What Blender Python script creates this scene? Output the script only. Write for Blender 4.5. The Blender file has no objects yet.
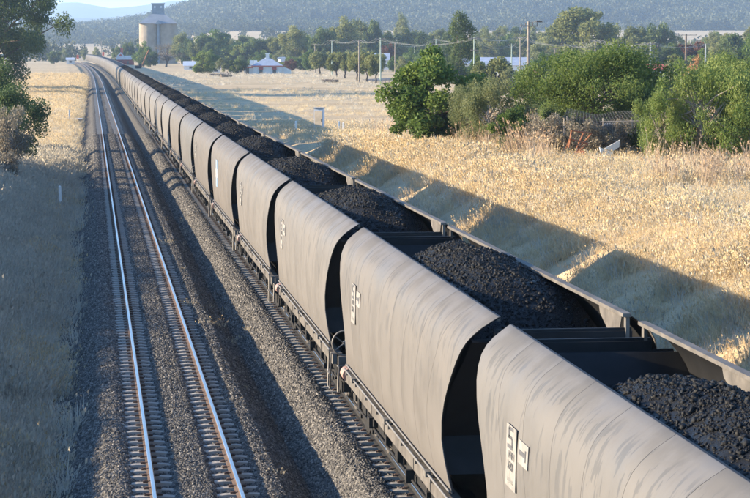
import bpy, math, random
import numpy as np
from mathutils import Vector, Matrix, Euler

random.seed(7)
rng = np.random.default_rng(7)
R = math.radians
scene = bpy.context.scene
COL = scene.collection

# ------------------------------------------------------------------ camera
F_PX = 2200.0                       # focal length in pixels of a 750 wide picture
CAM_H = 7.67
YAW, PITCH = R(7.35), R(5.246)
cam_data = bpy.data.cameras.new('camera')
cam_data.sensor_width = 36.0
cam_data.lens = F_PX / 750.0 * 36.0
cam_data.clip_start = 0.5
cam_data.clip_end = 60000
cam = bpy.data.objects.new('camera', cam_data)
COL.objects.link(cam)
cam.location = (0, 0, CAM_H)
cam.rotation_euler = (R(90) - PITCH, 0, -YAW)
scene.camera = cam

# ------------------------------------------------------------------ sky, sun, exposure
SUN_EL = R(14.8)
SUN_DIR = Vector((math.cos(R(7.0)) * math.cos(SUN_EL), -math.sin(R(7.0)) * math.cos(SUN_EL), -math.sin(SUN_EL)))
world = bpy.data.worlds.new('World')
scene.world = world
world.use_nodes = True
wn = world.node_tree
wn.nodes.clear()
sky = wn.nodes.new('ShaderNodeTexSky')
sky.sky_type = 'NISHITA'
sky.sun_disc = False
sky.sun_elevation = SUN_EL
sky.sun_rotation = math.atan2(-SUN_DIR.x, -SUN_DIR.y)
sky.altitude = 300
sky.air_density = 1.0
sky.dust_density = 0.05
sky.ozone_density = 5.0
bg = wn.nodes.new('ShaderNodeBackground')
bg.inputs['Strength'].default_value = 0.135
wo = wn.nodes.new('ShaderNodeOutputWorld')
wn.links.new(sky.outputs[0], bg.inputs[0])
wn.links.new(bg.outputs[0], wo.inputs[0])
sun_d = bpy.data.lights.new('sun', 'SUN')
sun_d.energy = 5.0
sun_d.angle = R(0.55)
sun_d.color = (1.0, 0.83, 0.60)
sun = bpy.data.objects.new('sun', sun_d)
COL.objects.link(sun)
sun.rotation_euler = SUN_DIR.to_track_quat('-Z', 'Y').to_euler()
sun.location = (-60, 20, 40)
scene.view_settings.view_transform = 'Standard'
scene.view_settings.look = 'None'
scene.view_settings.exposure = 1.62
scene.view_settings.gamma = 1.0
scene.view_settings.use_curve_mapping = False
scene.render.engine = 'CYCLES'
cy = scene.cycles
cy.max_bounces = 6
cy.diffuse_bounces = 3
cy.glossy_bounces = 2
cy.transmission_bounces = 3
cy.transparent_max_bounces = 6
cy.volume_bounces = 1
cy.caustics_reflective = False
cy.caustics_refractive = False
cy.use_denoising = True

# ------------------------------------------------------------------ helpers: numbers
_cy, _sy, _cp, _sp = math.cos(YAW), math.sin(YAW), math.cos(PITCH), math.sin(PITCH)

def project(x, y, z):
    x = np.asarray(x, float); y = np.asarray(y, float); D = CAM_H - np.asarray(z, float)
    xc = x * _cy - y * _sy
    Fh = x * _sy + y * _cy
    zc = Fh * _cp + D * _sp
    yc = D * _cp - Fh * _sp
    zc = np.where(zc < 0.1, 0.1, zc)
    return 375 + F_PX * xc / zc, 249 + F_PX * yc / zc, zc

def ray(px, py):
    a = (px - 375) / F_PX; b = (py - 249) / F_PX
    fwd = np.array([_sy * _cp, _cy * _cp, -_sp]); rt = np.array([_cy, -_sy, 0.0]); dn = np.array([-_sy * _sp, -_cy * _sp, -_cp])
    return fwd + a * rt + b * dn

def at_y(px, py, Y):
    d = ray(px, py); t = Y / d[1]
    return np.array([0, 0, CAM_H]) + d * t

def vnoise(x, y, seed=0):
    x = np.asarray(x, float); y = np.asarray(y, float)
    xi = np.floor(x).astype(np.int64); yi = np.floor(y).astype(np.int64)
    fx = x - xi; fy = y - yi
    fx = fx * fx * (3 - 2 * fx); fy = fy * fy * (3 - 2 * fy)
    def h(i, j):
        n = (i * 374761393 + j * 668265263 + seed * 1442695041) & 0xFFFFFFFF
        n = ((n ^ (n >> 13)) * 1274126177) & 0xFFFFFFFF
        n = n ^ (n >> 16)
        return (n & 0xFFFFFF) / float(0xFFFFFF)
    a = h(xi, yi) * (1 - fx) + h(xi + 1, yi) * fx
    b = h(xi, yi + 1) * (1 - fx) + h(xi + 1, yi + 1) * fx
    return (a * (1 - fy) + b * fy) * 2 - 1

def fbm(x, y, seed=0, octs=4):
    s = 0; a = 0.5
    for o in range(octs):
        s = s + a * vnoise(np.asarray(x) * 2 ** o, np.asarray(y) * 2 ** o, seed + o * 17); a *= 0.5
    return s

def sstep(a, b, v):
    t = np.clip((np.asarray(v, float) - a) / (b - a), 0, 1)
    return t * t * (3 - 2 * t)

TRACK_X, TRAIN_X = 1.765, 6.32

def cx(Y):                          # the line bends gently left far away
    Y = np.asarray(Y, float)
    return -1.5e-5 * np.maximum(0, Y - 450) ** 2 - 3.0e-5 * np.maximum(0, Y - 900) ** 2

def ground_z(X, Y):
    X = np.asarray(X, float); Y = np.asarray(Y, float)
    xr = X - cx(Y)
    rough = 0.10 * fbm(X / 1.7, Y / 1.7, 3) + 0.16 * fbm(X / 7, Y / 7, 5)
    mR = 1 - sstep(95, 215, Y + 6 * fbm(X / 20, Y / 20, 8))
    near_r = np.interp(xr, [9.2, 9.8, 13.1, 14.4, 16.5, 20, 40, 120, 400], [-.85, -.6, 1.5, 2.25, 2.8, 3.0, 3.2, 3.2, 2.0])
    far_r = np.interp(xr, [9.2, 10.5, 14, 400], [-.85, -.65, -.45, -.45])
    zr = far_r * (1 - mR) + near_r * mR
    mL = 1 - sstep(116, 165, Y)
    near_l = np.interp(xr, [-400, -60, -20, -9, -6, -1.7, -0.9], [6.0, 6.0, 4.4, 2.04, 1.28, -.75, -.95])
    far_l = np.interp(xr, [-400, -6, -2, -.9], [-.45, -.4, -.5, -.95])
    zl = far_l * (1 - mL) + near_l * mL
    z = np.where(xr > 4, zr, zl)
    inside = (xr > -0.9) & (xr < 9.2)
    z = np.where(inside, -0.95, z + rough * sstep(0, 2.0, np.maximum(-0.9 - xr, xr - 9.2)))
    z = z + 29 * sstep(1350, 2750, Y) * (0.42 + 0.58 * sstep(110, 240, 90 + X / np.maximum(Y, 1) * 2200))
    return z

def hit(px, py):                    # the ground point seen at a pixel of the photograph
    d = ray(px, py)
    Y = np.concatenate([np.arange(25, 300, 0.25), np.arange(300, 1400, 1.0), np.arange(1400, 4000, 4.0)])
    t = Y / d[1]
    X = d[0] * t; Z = CAM_H + d[2] * t
    below = np.nonzero(Z < ground_z(X, Y))[0]
    i = below[0] if len(below) else len(Y) - 1
    return float(X[i]), float(Y[i]), float(ground_z(X[i], Y[i]))

# ------------------------------------------------------------------ helpers: objects
def tag(o, label=None, cat=None, group=None, kind=None):
    if label: o['label'] = label
    if cat: o['category'] = cat
    if group: o['group'] = group
    if kind: o['kind'] = kind
    return o

def link(name, me, parent=None):
    o = bpy.data.objects.new(name, me)
    COL.objects.link(o)
    if parent is not None: o.parent = parent
    return o

def empty(name, loc=(0, 0, 0), rz=0.0):
    o = bpy.data.objects.new(name, None)
    COL.objects.link(o)
    o.location = loc; o.rotation_euler = (0, 0, rz); o.empty_display_size = 0.3
    return o

def np_mesh(name, v, f, mats, smooth=False, attr=None):
    v = np.asarray(v, np.float32).reshape(-1, 3); f = np.asarray(f, np.int32)
    me = bpy.data.meshes.new(name)
    me.vertices.add(len(v)); me.vertices.foreach_set('co', v.ravel())
    n, k = f.shape
    me.loops.add(n * k); me.loops.foreach_set('vertex_index', f.ravel())
    me.polygons.add(n)
    me.polygons.foreach_set('loop_start', np.arange(0, n * k, k, dtype=np.int32))
    me.polygons.foreach_set('loop_total', np.full(n, k, np.int32))
    if smooth: me.polygons.foreach_set('use_smooth', np.ones(n, bool))
    if attr:
        for an, (dom, data) in attr.items():
            a = me.attributes.new(an, 'FLOAT', dom); a.data.foreach_set('value', np.asarray(data, np.float32))
    for m in (mats if isinstance(mats, (list, tuple)) else [mats]): me.materials.append(m)
    me.update(calc_edges=True)
    return me

class MB:
    """collects simple solids, builds them as one mesh"""
    def __init__(s): s.v = []; s.f = []; s.m = []; s.sm = []
    def add(s, vs, fs, mi=0, smooth=False):
        b = len(s.v); s.v += [tuple(map(float, p)) for p in vs]
        for q in fs: s.f.append([b + i for i in q]); s.m.append(mi); s.sm.append(smooth)
        return s
    def box(s, c, d, rot=None, mi=0):
        hx, hy, hz = d[0] / 2, d[1] / 2, d[2] / 2
        vs = [Vector((x, y, z)) for x in (-hx, hx) for y in (-hy, hy) for z in (-hz, hz)]
        if rot is not None:
            M = Euler(rot).to_matrix(); vs = [M @ p for p in vs]
        vs = [p + Vector(c) for p in vs]
        return s.add(vs, [(0, 1, 3, 2), (4, 6, 7, 5), (0, 4, 5, 1), (2, 3, 7, 6), (0, 2, 6, 4), (1, 5, 7, 3)], mi)
    def tube(s, pts, rad, n=8, mi=0, cap=True, smooth=True):
        pts = [Vector(p) for p in pts]
        rad = list(rad) if hasattr(rad, '__len__') else [rad] * len(pts)
        b = []; up0 = None
        for i, p in enumerate(pts):
            t = (pts[min(i + 1, len(pts) - 1)] - pts[max(i - 1, 0)]).normalized()
            if up0 is None: up0 = Vector((0, 0, 1)) if abs(t.z) < 0.9 else Vector((1, 0, 0))
            a = t.cross(up0).normalized(); c = a.cross(t).normalized(); up0 = c
            b += [p + (a * math.cos(2 * math.pi * k / n) + c * math.sin(2 * math.pi * k / n)) * rad[i] for k in range(n)]
        fs = []
        for i in range(len(pts) - 1):
            for k in range(n):
                fs.append((i * n + k, i * n + (k + 1) % n, (i + 1) * n + (k + 1) % n, (i + 1) * n + k))
        s.add(b, fs, mi, smooth)
        if cap:
            s.add(b[:n], [list(range(n))[::-1]], mi); s.add(b[-n:], [list(range(n))], mi)
        return s
    def ring(s, c, r, tr, axis='Y', n=16, m=6, mi=0):
        vs = []; fs = []
        for i in range(n):
            a = 2 * math.pi * i / n
            for k in range(m):
                q = 2 * math.pi * k / m
                rr = r + tr * math.cos(q); h = tr * math.sin(q)
                p = (rr * math.cos(a), h, rr * math.sin(a)) if axis == 'Y' else (h, rr * math.cos(a), rr * math.sin(a))
                vs.append(Vector(p) + Vector(c))
                fs.append((i * m + k, i * m + (k + 1) % m, ((i + 1) % n) * m + (k + 1) % m, ((i + 1) % n) * m + k))
        return s.add(vs, fs, mi, True)
    def prism(s, poly, x0, x1, axis=0, mi=0):
        """poly in the two other axes, extruded along axis"""
        n = len(poly)
        def mk(a, b, e):
            return (e, a, b) if axis == 0 else ((a, e, b) if axis == 1 else (a, b, e))
        vs = [mk(a, b, x0) for a, b in poly] + [mk(a, b, x1) for a, b in poly]
        fs = [list(range(n))[::-1], [n + i for i in range(n)]] + [(i, (i + 1) % n, n + (i + 1) % n, n + i) for i in range(n)]
        return s.add(vs, fs, mi)
    def mesh(s, name, mats):
        me = bpy.data.meshes.new(name)
        me.from_pydata(s.v, [], s.f)
        for m in (mats if isinstance(mats, (list, tuple)) else [mats]): me.materials.append(m)
        me.polygons.foreach_set('material_index', s.m)
        me.polygons.foreach_set('use_smooth', s.sm)
        import bmesh
        bm = bmesh.new(); bm.from_mesh(me); bmesh.ops.recalc_face_normals(bm, faces=bm.faces); bm.to_mesh(me); bm.free()
        me.update()
        return me
    def build(s, name, mats, parent=None):
        return link(name, s.mesh(name, mats), parent)

# ------------------------------------------------------------------ helpers: materials
class NT:
    def __init__(s, name):
        s.m = bpy.data.materials.new(name); s.m.use_nodes = True
        s.t = s.m.node_tree; s.t.nodes.clear()
        s.out = s.t.nodes.new('ShaderNodeOutputMaterial')
    def n(s, typ, **kw):
        nd = s.t.nodes.new(typ)
        for k, v in kw.items():
            if k in ('inputs',):
                for a, b in v.items(): nd.inputs[a].default_value = b
            else: setattr(nd, k, v)
        return nd
    def l(s, a, b): s.t.links.new(a, b)
    def coord(s, kind='Object', scale=(1, 1, 1), loc=None):
        tc = s.n('ShaderNodeTexCoord'); mp = s.n('ShaderNodeMapping')
        mp.inputs['Scale'].default_value = scale
        s.l(tc.outputs[kind], mp.inputs['Vector'])
        if loc is not None: s.l(loc, mp.inputs['Location'])
        return mp.outputs[0]
    def noise(s, vec, scale, detail=4, rough=0.6):
        nd = s.n('ShaderNodeTexNoise'); nd.inputs['Scale'].default_value = scale
        nd.inputs['Detail'].default_value = detail; nd.inputs['Roughness'].default_value = rough
        if vec is not None: s.l(vec, nd.inputs['Vector'])
        return nd.outputs[0]
    def ramp(s, fac, stops):
        nd = s.n('ShaderNodeValToRGB'); e = nd.color_ramp.elements
        while len(e) > 1: e.remove(e[-1])
        for i, (p, c) in enumerate(stops):
            if i == 0: e[0].position = p; q = e[0]
            else: q = e.new(p)
            q.color = (*c, 1) if len(c) == 3 else c
        s.l(fac, nd.inputs[0]); return nd.outputs[0]
    def mix(s, fac, a, b, blend='MIX'):
        nd = s.n('ShaderNodeMix'); nd.data_type = 'RGBA'; nd.blend_type = blend
        if isinstance(fac, (int, float)): nd.inputs[0].default_value = fac
        else: s.l(fac, nd.inputs[0])
        for i, v in ((6, a), (7, b)):
            if isinstance(v, tuple): nd.inputs[i].default_value = (*v, 1)
            else: s.l(v, nd.inputs[i])
        return nd.outputs[2]
    def math(s, op, a, b=None, clamp=False):
        nd = s.n('ShaderNodeMath'); nd.operation = op; nd.use_clamp = clamp
        for i, v in ((0, a), (1, b)):
            if v is None: continue
            if isinstance(v, (int, float)): nd.inputs[i].default_value = v
            else: s.l(v, nd.inputs[i])
        return nd.outputs[0]
    def maprange(s, v, a, b, c=0.0, d=1.0):
        nd = s.n('ShaderNodeMapRange'); nd.interpolation_type = 'SMOOTHSTEP'
        for i, q in enumerate((a, b, c, d)): nd.inputs[i + 1].default_value = q
        s.l(v, nd.inputs[0]); return nd.outputs[0]
    def bsdf(s, col, rough=0.8, metal=0.0, spec=0.3, bump=None, bdist=0.02, bstr=0.6):
        b = s.n('ShaderNodeBsdfPrincipled')
        if isinstance(col, tuple): b.inputs['Base Color'].default_value = (*col, 1)
        else: s.l(col, b.inputs['Base Color'])
        if isinstance(rough, (int, float)): b.inputs['Roughness'].default_value = rough
        else: s.l(rough, b.inputs['Roughness'])
        b.inputs['Metallic'].default_value = metal
        b.inputs['Specular IOR Level'].default_value = spec
        if bump is not None:
            bp = s.n('ShaderNodeBump'); bp.inputs['Distance'].default_value = bdist; bp.inputs['Strength'].default_value = bstr
            s.l(bump, bp.inputs['Height']); s.l(bp.outputs[0], b.inputs['Normal'])
        s.l(b.outputs[0], s.out.inputs[0]); s.b = b
        return s.m

def simple_mat(name, c, rough=0.7, metal=0.0, var=0.25, scale=3.0, bump=0.0, spec=0.3):
    t = NT(name); v = t.coord('Object')
    n = t.noise(v, scale, 5, 0.65)
    lo = tuple(x * (1 - var) for x in c); hi = tuple(min(1, x * (1 + var)) for x in c)
    return t.bsdf(t.ramp(n, [(0.3, lo), (0.7, hi)]), rough, metal, spec, n if bump else None, bump or 0.01)

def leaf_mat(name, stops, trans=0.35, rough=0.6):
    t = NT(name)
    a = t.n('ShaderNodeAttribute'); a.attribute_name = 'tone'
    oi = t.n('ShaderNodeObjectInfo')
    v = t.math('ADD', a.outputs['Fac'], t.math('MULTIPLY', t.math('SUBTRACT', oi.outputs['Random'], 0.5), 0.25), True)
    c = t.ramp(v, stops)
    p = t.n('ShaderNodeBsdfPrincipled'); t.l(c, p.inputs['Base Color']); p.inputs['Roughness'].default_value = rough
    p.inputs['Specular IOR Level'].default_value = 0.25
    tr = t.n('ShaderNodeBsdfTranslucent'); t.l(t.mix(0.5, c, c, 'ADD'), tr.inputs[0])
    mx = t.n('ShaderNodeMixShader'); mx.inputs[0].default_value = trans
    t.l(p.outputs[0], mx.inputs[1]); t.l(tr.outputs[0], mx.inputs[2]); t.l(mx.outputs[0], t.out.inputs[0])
    return t.m

def wagon_paint(name, base, stain=1.0):
    t = NT(name)
    oi = t.n('ShaderNodeObjectInfo')
    seed = t.n('ShaderNodeCombineXYZ')
    off = t.math('MULTIPLY', oi.outputs['Random'], 43.0)
    t.l(off, seed.inputs[1])
    v1 = t.coord('Object', (1.7, 7.4, 2.0), seed.outputs[0])
    dash = t.noise(v1, 1.0, 3, 0.55)
    v2 = t.coord('Object', (0.6, 12.0, 0.22), seed.outputs[0])
    streak = t.noise(v2, 1.0, 4, 0.6)
    v3 = t.coord('Object', (1, 1, 1), seed.outputs[0])
    blot = t.noise(v3, 0.9, 5, 0.6)
    fine = t.noise(v3, 30.0, 3, 0.6)
    sep = t.n('ShaderNodeSeparateXYZ'); tc = t.n('ShaderNodeTexCoord'); t.l(tc.outputs['Object'], sep.inputs[0])
    z = sep.outputs[2]
    shoulder = t.math('MULTIPLY', t.maprange(z, 2.2, 3.45), t.maprange(z, 4.02, 3.8))
    dmask = t.math('MULTIPLY', t.maprange(dash, 0.565, 0.59), shoulder)
    col = t.ramp(blot, [(0.3, tuple(x * 0.9 for x in base)), (0.7, tuple(min(1, x * 1.07) for x in base))])
    col = t.mix(t.math('MULTIPLY', t.maprange(streak, 0.50, 0.72), 0.13 * stain), col, tuple(x * 0.72 for x in base))
    col = t.mix(t.math('MULTIPLY', dmask, 0.62 * stain), col, (0.080, 0.078, 0.077))
    dirt = t.math('MULTIPLY', t.maprange(z, 2.0, 1.3), t.maprange(blot, 0.35, 0.7))
    col = t.mix(t.math('MULTIPLY', dirt, 0.5), col, (0.09, 0.075, 0.06))
    col = t.mix(t.math('MULTIPLY', fine, 0.12), col, tuple(x * 0.7 for x in base))
    grime = t.math('MULTIPLY', t.maprange(z, 3.55, 4.05), t.maprange(blot, 0.42, 0.62))
    col = t.mix(t.math('MULTIPLY', grime, 0.45 * stain), col, (0.06, 0.057, 0.054))
    rustn = t.noise(t.coord('Object', (1.0, 7.0, 0.5), seed.outputs[0]), 1.3, 5, 0.7)
    col = t.mix(t.math('MULTIPLY', t.maprange(rustn, 0.64, 0.74), 0.3 * stain), col, (0.12, 0.07, 0.045))
    tint = t.mix(1.0, col, oi.outputs['Color'], 'MULTIPLY')
    return t.bsdf(tint, t.maprange(blot, 0.3, 0.7, 0.5, 0.75), 0.0, 0.3, t.noise(v3, 1.1, 2, 0.4), 0.03, 0.2)

M = {}
M['paint'] = wagon_paint('wagon_paint', (0.152, 0.138, 0.124))
M['paint_plain'] = simple_mat('wagon_frame_paint', (0.125, 0.112, 0.098), 0.7, 0, 0.4, 2.5)
M['dust_and_shade'] = simple_mat('dust_and_shade_steel', (0.011, 0.011, 0.012), 0.6, 0, 0.5, 2.0, spec=0.3)  # coal dust inside; on the end plates, gap shade put into the colour
M['under'] = simple_mat('grimy_underframe', (0.022, 0.020, 0.018), 0.8, 0, 0.4, 4.0)
M['steel_worn'] = simple_mat('worn_steel', (0.22, 0.20, 0.18), 0.45, 0.6, 0.3, 6.0)
M['pipe'] = simple_mat('galvanised_pipe', (0.20, 0.185, 0.165), 0.5, 0.2, 0.2, 6.0)
M['faded_white'] = simple_mat('faded_white_paint', (0.255, 0.24, 0.22), 0.7, 0, 0.25, 5)
M['white'] = simple_mat('white_paint', (0.72, 0.70, 0.65), 0.6, 0, 0.08, 5)
M['ink'] = simple_mat('dark_lettering', (0.10, 0.10, 0.105), 0.6, 0, 0.3, 5)
M['sticker_blue'] = simple_mat('pale_blue_panel', (0.22, 0.30, 0.40), 0.6, 0, 0.15, 5)
M['pink'] = simple_mat('faded_red_paint', (0.36, 0.23, 0.19), 0.6, 0, 0.2, 5)

t = NT('coal'); v = t.coord('Object')
n1 = t.noise(v, 9.0, 6, 0.7); n2 = t.noise(v, 40.0, 4, 0.7)
M['coal'] = t.bsdf(t.ramp(n1, [(0.3, (0.002, 0.002, 0.0025)), (0.75, (0.009, 0.009, 0.010))]), t.maprange(n2, 0.3, 0.7, 0.42, 0.8), 0, 0.28, t.noise(v, 60.0, 3, .7), 0.012, 0.8)

t = NT('ballast'); v = t.coord('Object')
vo = t.n('ShaderNodeTexVoronoi'); vo.inputs['Scale'].default_value = 16; t.l(v, vo.inputs['Vector'])
big = t.noise(v, 0.7, 4, 0.6)
vc = t.n('ShaderNodeSeparateColor'); t.l(vo.outputs['Color'], vc.inputs[0])
stone = t.ramp(vc.outputs[0], [(0.0, (0.040, 0.038, 0.035)), (0.5, (0.100, 0.093, 0.084)), (1.0, (0.18, 0.166, 0.146))])
stone = t.mix(t.math('MULTIPLY', t.maprange(big, 0.4, 0.7), 0.2), stone, (0.06, 0.055, 0.05))
stone = t.mix(t.math('MULTIPLY', t.maprange(t.noise(t.coord('Object', (2.2, .12, 1)), 1.0, 4, .6), .5, .68), .2), stone, (0.050, 0.046, 0.042))
inv = t.math('SUBTRACT', 1.0, vo.outputs['Distance'])
M['ballast'] = t.bsdf(stone, 0.9, 0, 0.2, inv, 0.06, 1.0)

t = NT('ballast_stone'); oi = t.n('ShaderNodeObjectInfo')
M['stone'] = t.bsdf(t.ramp(oi.outputs['Random'], [(0.0, (0.034, 0.032, 0.030)), (0.4, (0.088, 0.082, 0.074)), (0.85, (0.17, 0.156, 0.137)), (1.0, (0.31, 0.28, 0.24))]), 0.85, 0, 0.25)

t = NT('rail_rust'); v = t.coord('Object', (1, 0.2, 1))
n1 = t.noise(v, 6.0, 5, 0.65)
M['rail_rust'] = t.bsdf(t.ramp(n1, [(0.3, (0.095, 0.066, 0.050)), (0.7, (0.165, 0.115, 0.088))]), 0.85, 0.0, 0.2, n1, 0.004)
t = NT('rail_head'); v = t.coord('Object', (30, 0.4, 1))
n1 = t.noise(v, 1.0, 3, 0.5)
M['rail_head'] = t.bsdf(t.ramp(n1, [(0.3, (0.42, 0.42, 0.43)), (0.7, (0.62, 0.62, 0.63))]), t.maprange(n1, 0.2, 0.8, 0.22, 0.42), 1.0, 0.5)
M['concrete'] = simple_mat('weathered_concrete', (0.34, 0.31, 0.27), 0.9, 0, 0.28, 5.0, 0.006)

# dry ground: straw, bare soil and darker stubble
t = NT('dry_ground'); v = t.coord('Object')
g1 = t.noise(v, 0.055, 5, 0.6); g2 = t.noise(v, 0.5, 6, 0.65); g3 = t.noise(v, 6.0, 5, 0.7)
vs_ = t.coord('Object', (0.012, 0.05, 0.05)); g4 = t.noise(vs_, 1.0, 5, 0.6)
c = t.ramp(g2, [(0.25, (0.42, 0.31, 0.185)), (0.5, (0.57, 0.44, 0.27)), (0.78, (0.67, 0.54, 0.35))])
c = t.mix(t.math('MULTIPLY', t.maprange(g1, 0.45, 0.7), 0.4), c, (0.33, 0.285, 0.17))
c = t.mix(t.math('MULTIPLY', t.maprange(g4, 0.5, 0.68), 0.5), c, (0.37, 0.265, 0.16))
c = t.mix(t.math('MULTIPLY', t.maprange(g3, 0.5, 0.75), 0.4), c, (0.25, 0.195, 0.125))
M['ground'] = t.bsdf(c, 0.95, 0, 0.1, g3, 0.12, 0.7)

def grass_mat(name, stops, trans=0.45):
    t = NT(name); oi = t.n('ShaderNodeObjectInfo'); a = t.n('ShaderNodeAttribute'); a.attribute_name = 'tone'
    v = t.math('ADD', t.math('MULTIPLY', oi.outputs['Random'], 0.65), t.math('MULTIPLY', a.outputs['Fac'], 0.35))
    c = t.ramp(v, stops)
    p = t.n('ShaderNodeBsdfPrincipled'); t.l(c, p.inputs['Base Color']); p.inputs['Roughness'].default_value = 0.75
    p.inputs['Specular IOR Level'].default_value = 0.15
    tr = t.n('ShaderNodeBsdfTranslucent'); t.l(c, tr.inputs[0])
    mx = t.n('ShaderNodeMixShader'); mx.inputs[0].default_value = trans
    t.l(p.outputs[0], mx.inputs[1]); t.l(tr.outputs[0], mx.inputs[2]); t.l(mx.outputs[0], t.out.inputs[0])
    return t.m
M['straw'] = grass_mat('dry_straw', [(0.0, (0.60, 0.45, 0.26)), (0.4, (0.72, 0.58, 0.365)), (0.75, (0.81, 0.69, 0.47)), (0.94, (0.70, 0.57, 0.35)), (1.0, (0.50, 0.46, 0.27))])
M['greygrass'] = grass_mat('grey_green_grass', [(0.0, (0.47, 0.44, 0.36)), (0.5, (0.61, 0.56, 0.46)), (1.0, (0.73, 0.66, 0.54))])
M['weed'] = grass_mat('brown_weed', [(0.0, (0.42, 0.30, 0.20)), (0.5, (0.56, 0.43, 0.30)), (1.0, (0.66, 0.54, 0.40))])

M['leaf_feather'] = leaf_mat('feathery_leaf', [(0, (0.052, 0.088, 0.020)), (0.5, (0.090, 0.135, 0.030)), (1, (0.155, 0.195, 0.048))], 0.4)
M['leaf_broad'] = leaf_mat('broad_leaf', [(0, (0.040, 0.075, 0.022)), (0.5, (0.085, 0.14, 0.030)), (1, (0.17, 0.22, 0.05))], 0.35)
M['leaf_grey'] = leaf_mat('grey_green_leaf', [(0, (0.095, 0.12, 0.050)), (0.5, (0.165, 0.185, 0.080)), (1, (0.25, 0.25, 0.12))], 0.4)
M['leaf_euc'] = leaf_mat('gum_leaf', [(0, (0.070, 0.090, 0.030)), (0.5, (0.15, 0.17, 0.058)), (1, (0.27, 0.27, 0.10))], 0.4)
M['leaf_hill'] = leaf_mat('hill_gum_leaf', [(0, (0.030, 0.040, 0.026)), (0.5, (0.062, 0.074, 0.042)), (1, (0.105, 0.115, 0.062))], 0.2)  # darker and greyer: weak light on the turned-away slope put into the colour
M['leaf_dark'] = leaf_mat('dark_leaf', [(0, (0.034, 0.060, 0.022)), (0.5, (0.072, 0.108, 0.034)), (1, (0.14, 0.175, 0.055))], 0.35)
M['leaf_yellow'] = leaf_mat('yellow_green_leaf', [(0, (0.085, 0.135, 0.032)), (0.5, (0.16, 0.21, 0.052)), (1, (0.28, 0.30, 0.09))], 0.35)
M['leaf_red'] = leaf_mat('red_brown_leaf', [(0, (0.06, 0.022, 0.018)), (0.5, (0.11, 0.045, 0.03)), (1, (0.17, 0.08, 0.04))], 0.3)
M['leaf_orange'] = leaf_mat('dead_orange_leaf', [(0, (0.30, 0.14, 0.06)), (0.5, (0.42, 0.22, 0.10)), (1, (0.50, 0.30, 0.14))], 0.3)
M['leaf_dry'] = leaf_mat('dry_twig', [(0, (0.12, 0.10, 0.07)), (0.5, (0.19, 0.16, 0.115)), (1, (0.28, 0.24, 0.17))], 0.2)
M['bark'] = simple_mat('bark', (0.12, 0.09, 0.07), 0.9, 0, 0.4, 5.0, 0.03)
M['bark_pale'] = simple_mat('pale_bark', (0.26, 0.225, 0.19), 0.85, 0, 0.35, 4.0, 0.02)
M['bark_dark'] = simple_mat('dark_bark', (0.035, 0.028, 0.024), 0.9, 0, 0.35, 4.0, 0.02)
M['timber_pole'] = simple_mat('grey_timber_pole', (0.26, 0.225, 0.19), 0.85, 0, 0.25, 4.0, 0.01)
M['green_pole'] = simple_mat('pale_green_pole', (0.30, 0.37, 0.32), 0.7, 0, 0.2, 4.0)
M['wire'] = simple_mat('aluminium_wire', (0.50, 0.50, 0.48), 0.5, 0.3, 0.1, 4.0)
M['insulator'] = simple_mat('dark_insulator', (0.10, 0.08, 0.07), 0.4, 0, 0.2, 4.0)

# ------------------------------------------------------------------ ground sheet
def lines(*segs):
    out = []
    for a, b, s in segs: out.append(np.arange(a, b, s))
    return np.concatenate(out)

gx = np.concatenate([-np.geomspace(40, 9000, 26)[::-1], lines((-39, -12, 1.5), (-12, -0.9, 0.3), (-0.9, 9.2, 1.4), (9.2, 24, 0.3), (24, 60, 1.2)), np.geomspace(60, 9000, 40)])
gy = np.concatenate([lines((-300, 20, 40), (20, 36, 1), (36, 130, 0.5), (130, 240, 1.0), (240, 500, 5), (500, 1200, 20)), np.geomspace(1200, 14500, 60)])
GX, GY = np.meshgrid(gx, gy)
GXc = GX + np.where((GX > -60) & (GX < 70), cx(np.clip(GY, 0, 1300)), 0)
GZ = ground_z(GXc, GY)

def grid_faces(nr, nc):
    i = np.arange(nr - 1)[:, None] * nc + np.arange(nc - 1)[None, :]
    return np.stack([i, i + 1, i + nc + 1, i + nc], -1).reshape(-1, 4)

ground = link('ground', np_mesh('ground', np.stack([GXc, GY, GZ], -1), grid_faces(*GX.shape), M['ground'], True))
tag(ground, 'dry straw coloured ground with cutting banks and flat paddock', None, None, 'structure')

# ------------------------------------------------------------------ hills and mountains
def hill_mesh(name, x0, x1, nx, y0, y1, ny, fn, mat):
    X, Y = np.meshgrid(np.linspace(x0, x1, nx), np.linspace(y0, y1, ny))
    Z = fn(X, Y)
    return link(name, np_mesh(name, np.stack([X, Y, Z], -1), grid_faces(ny, nx), mat, True))

def ang(X, Y): return 90 + X / Y * F_PX          # pixel column of a far point

def hill_fn(X, Y):
    a = ang(X, Y)
    crest = np.interp(a, [-600, -100, 50, 100, 140, 180, 215, 260, 330, 420, 520, 650, 750, 900, 1600], [16, 16, 19, 24, 33, 52, 78, 100, 118, 124, 118, 122, 112, 118, 95])
    crest = crest + (9 * fbm(X / 260, Y / 260, 21) + 14 * fbm(X / 700, Y / 500, 29)) * (.25 + .75 * sstep(120, 260, a))
    s = sstep(2650, 3650, Y + 120 * fbm(X / 300, Y / 900, 33))
    back = 1 - 0.35 * sstep(3750, 4600, Y)
    base = ground_z(X, Y)
    gully = 7 * fbm(X / 120, Y / 300, 35)
    return base - 3 + (crest - base) * s * back + np.maximum(0, gully * s) + 3.2 * sstep(2600, 2750, Y)
t = NT('hill_soil'); v = t.coord('Object')
h1 = t.noise(v, 0.008, 5, 0.6)
M['hill'] = t.bsdf(t.ramp(h1, [(0.35, (0.10, 0.10, 0.055)), (0.65, (0.30, 0.24, 0.15))]), 0.95, 0, 0.1)
M['hill_far'] = simple_mat('far_forest', (0.075, 0.09, 0.055), 0.95, 0, 0.3, 0.004)
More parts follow.
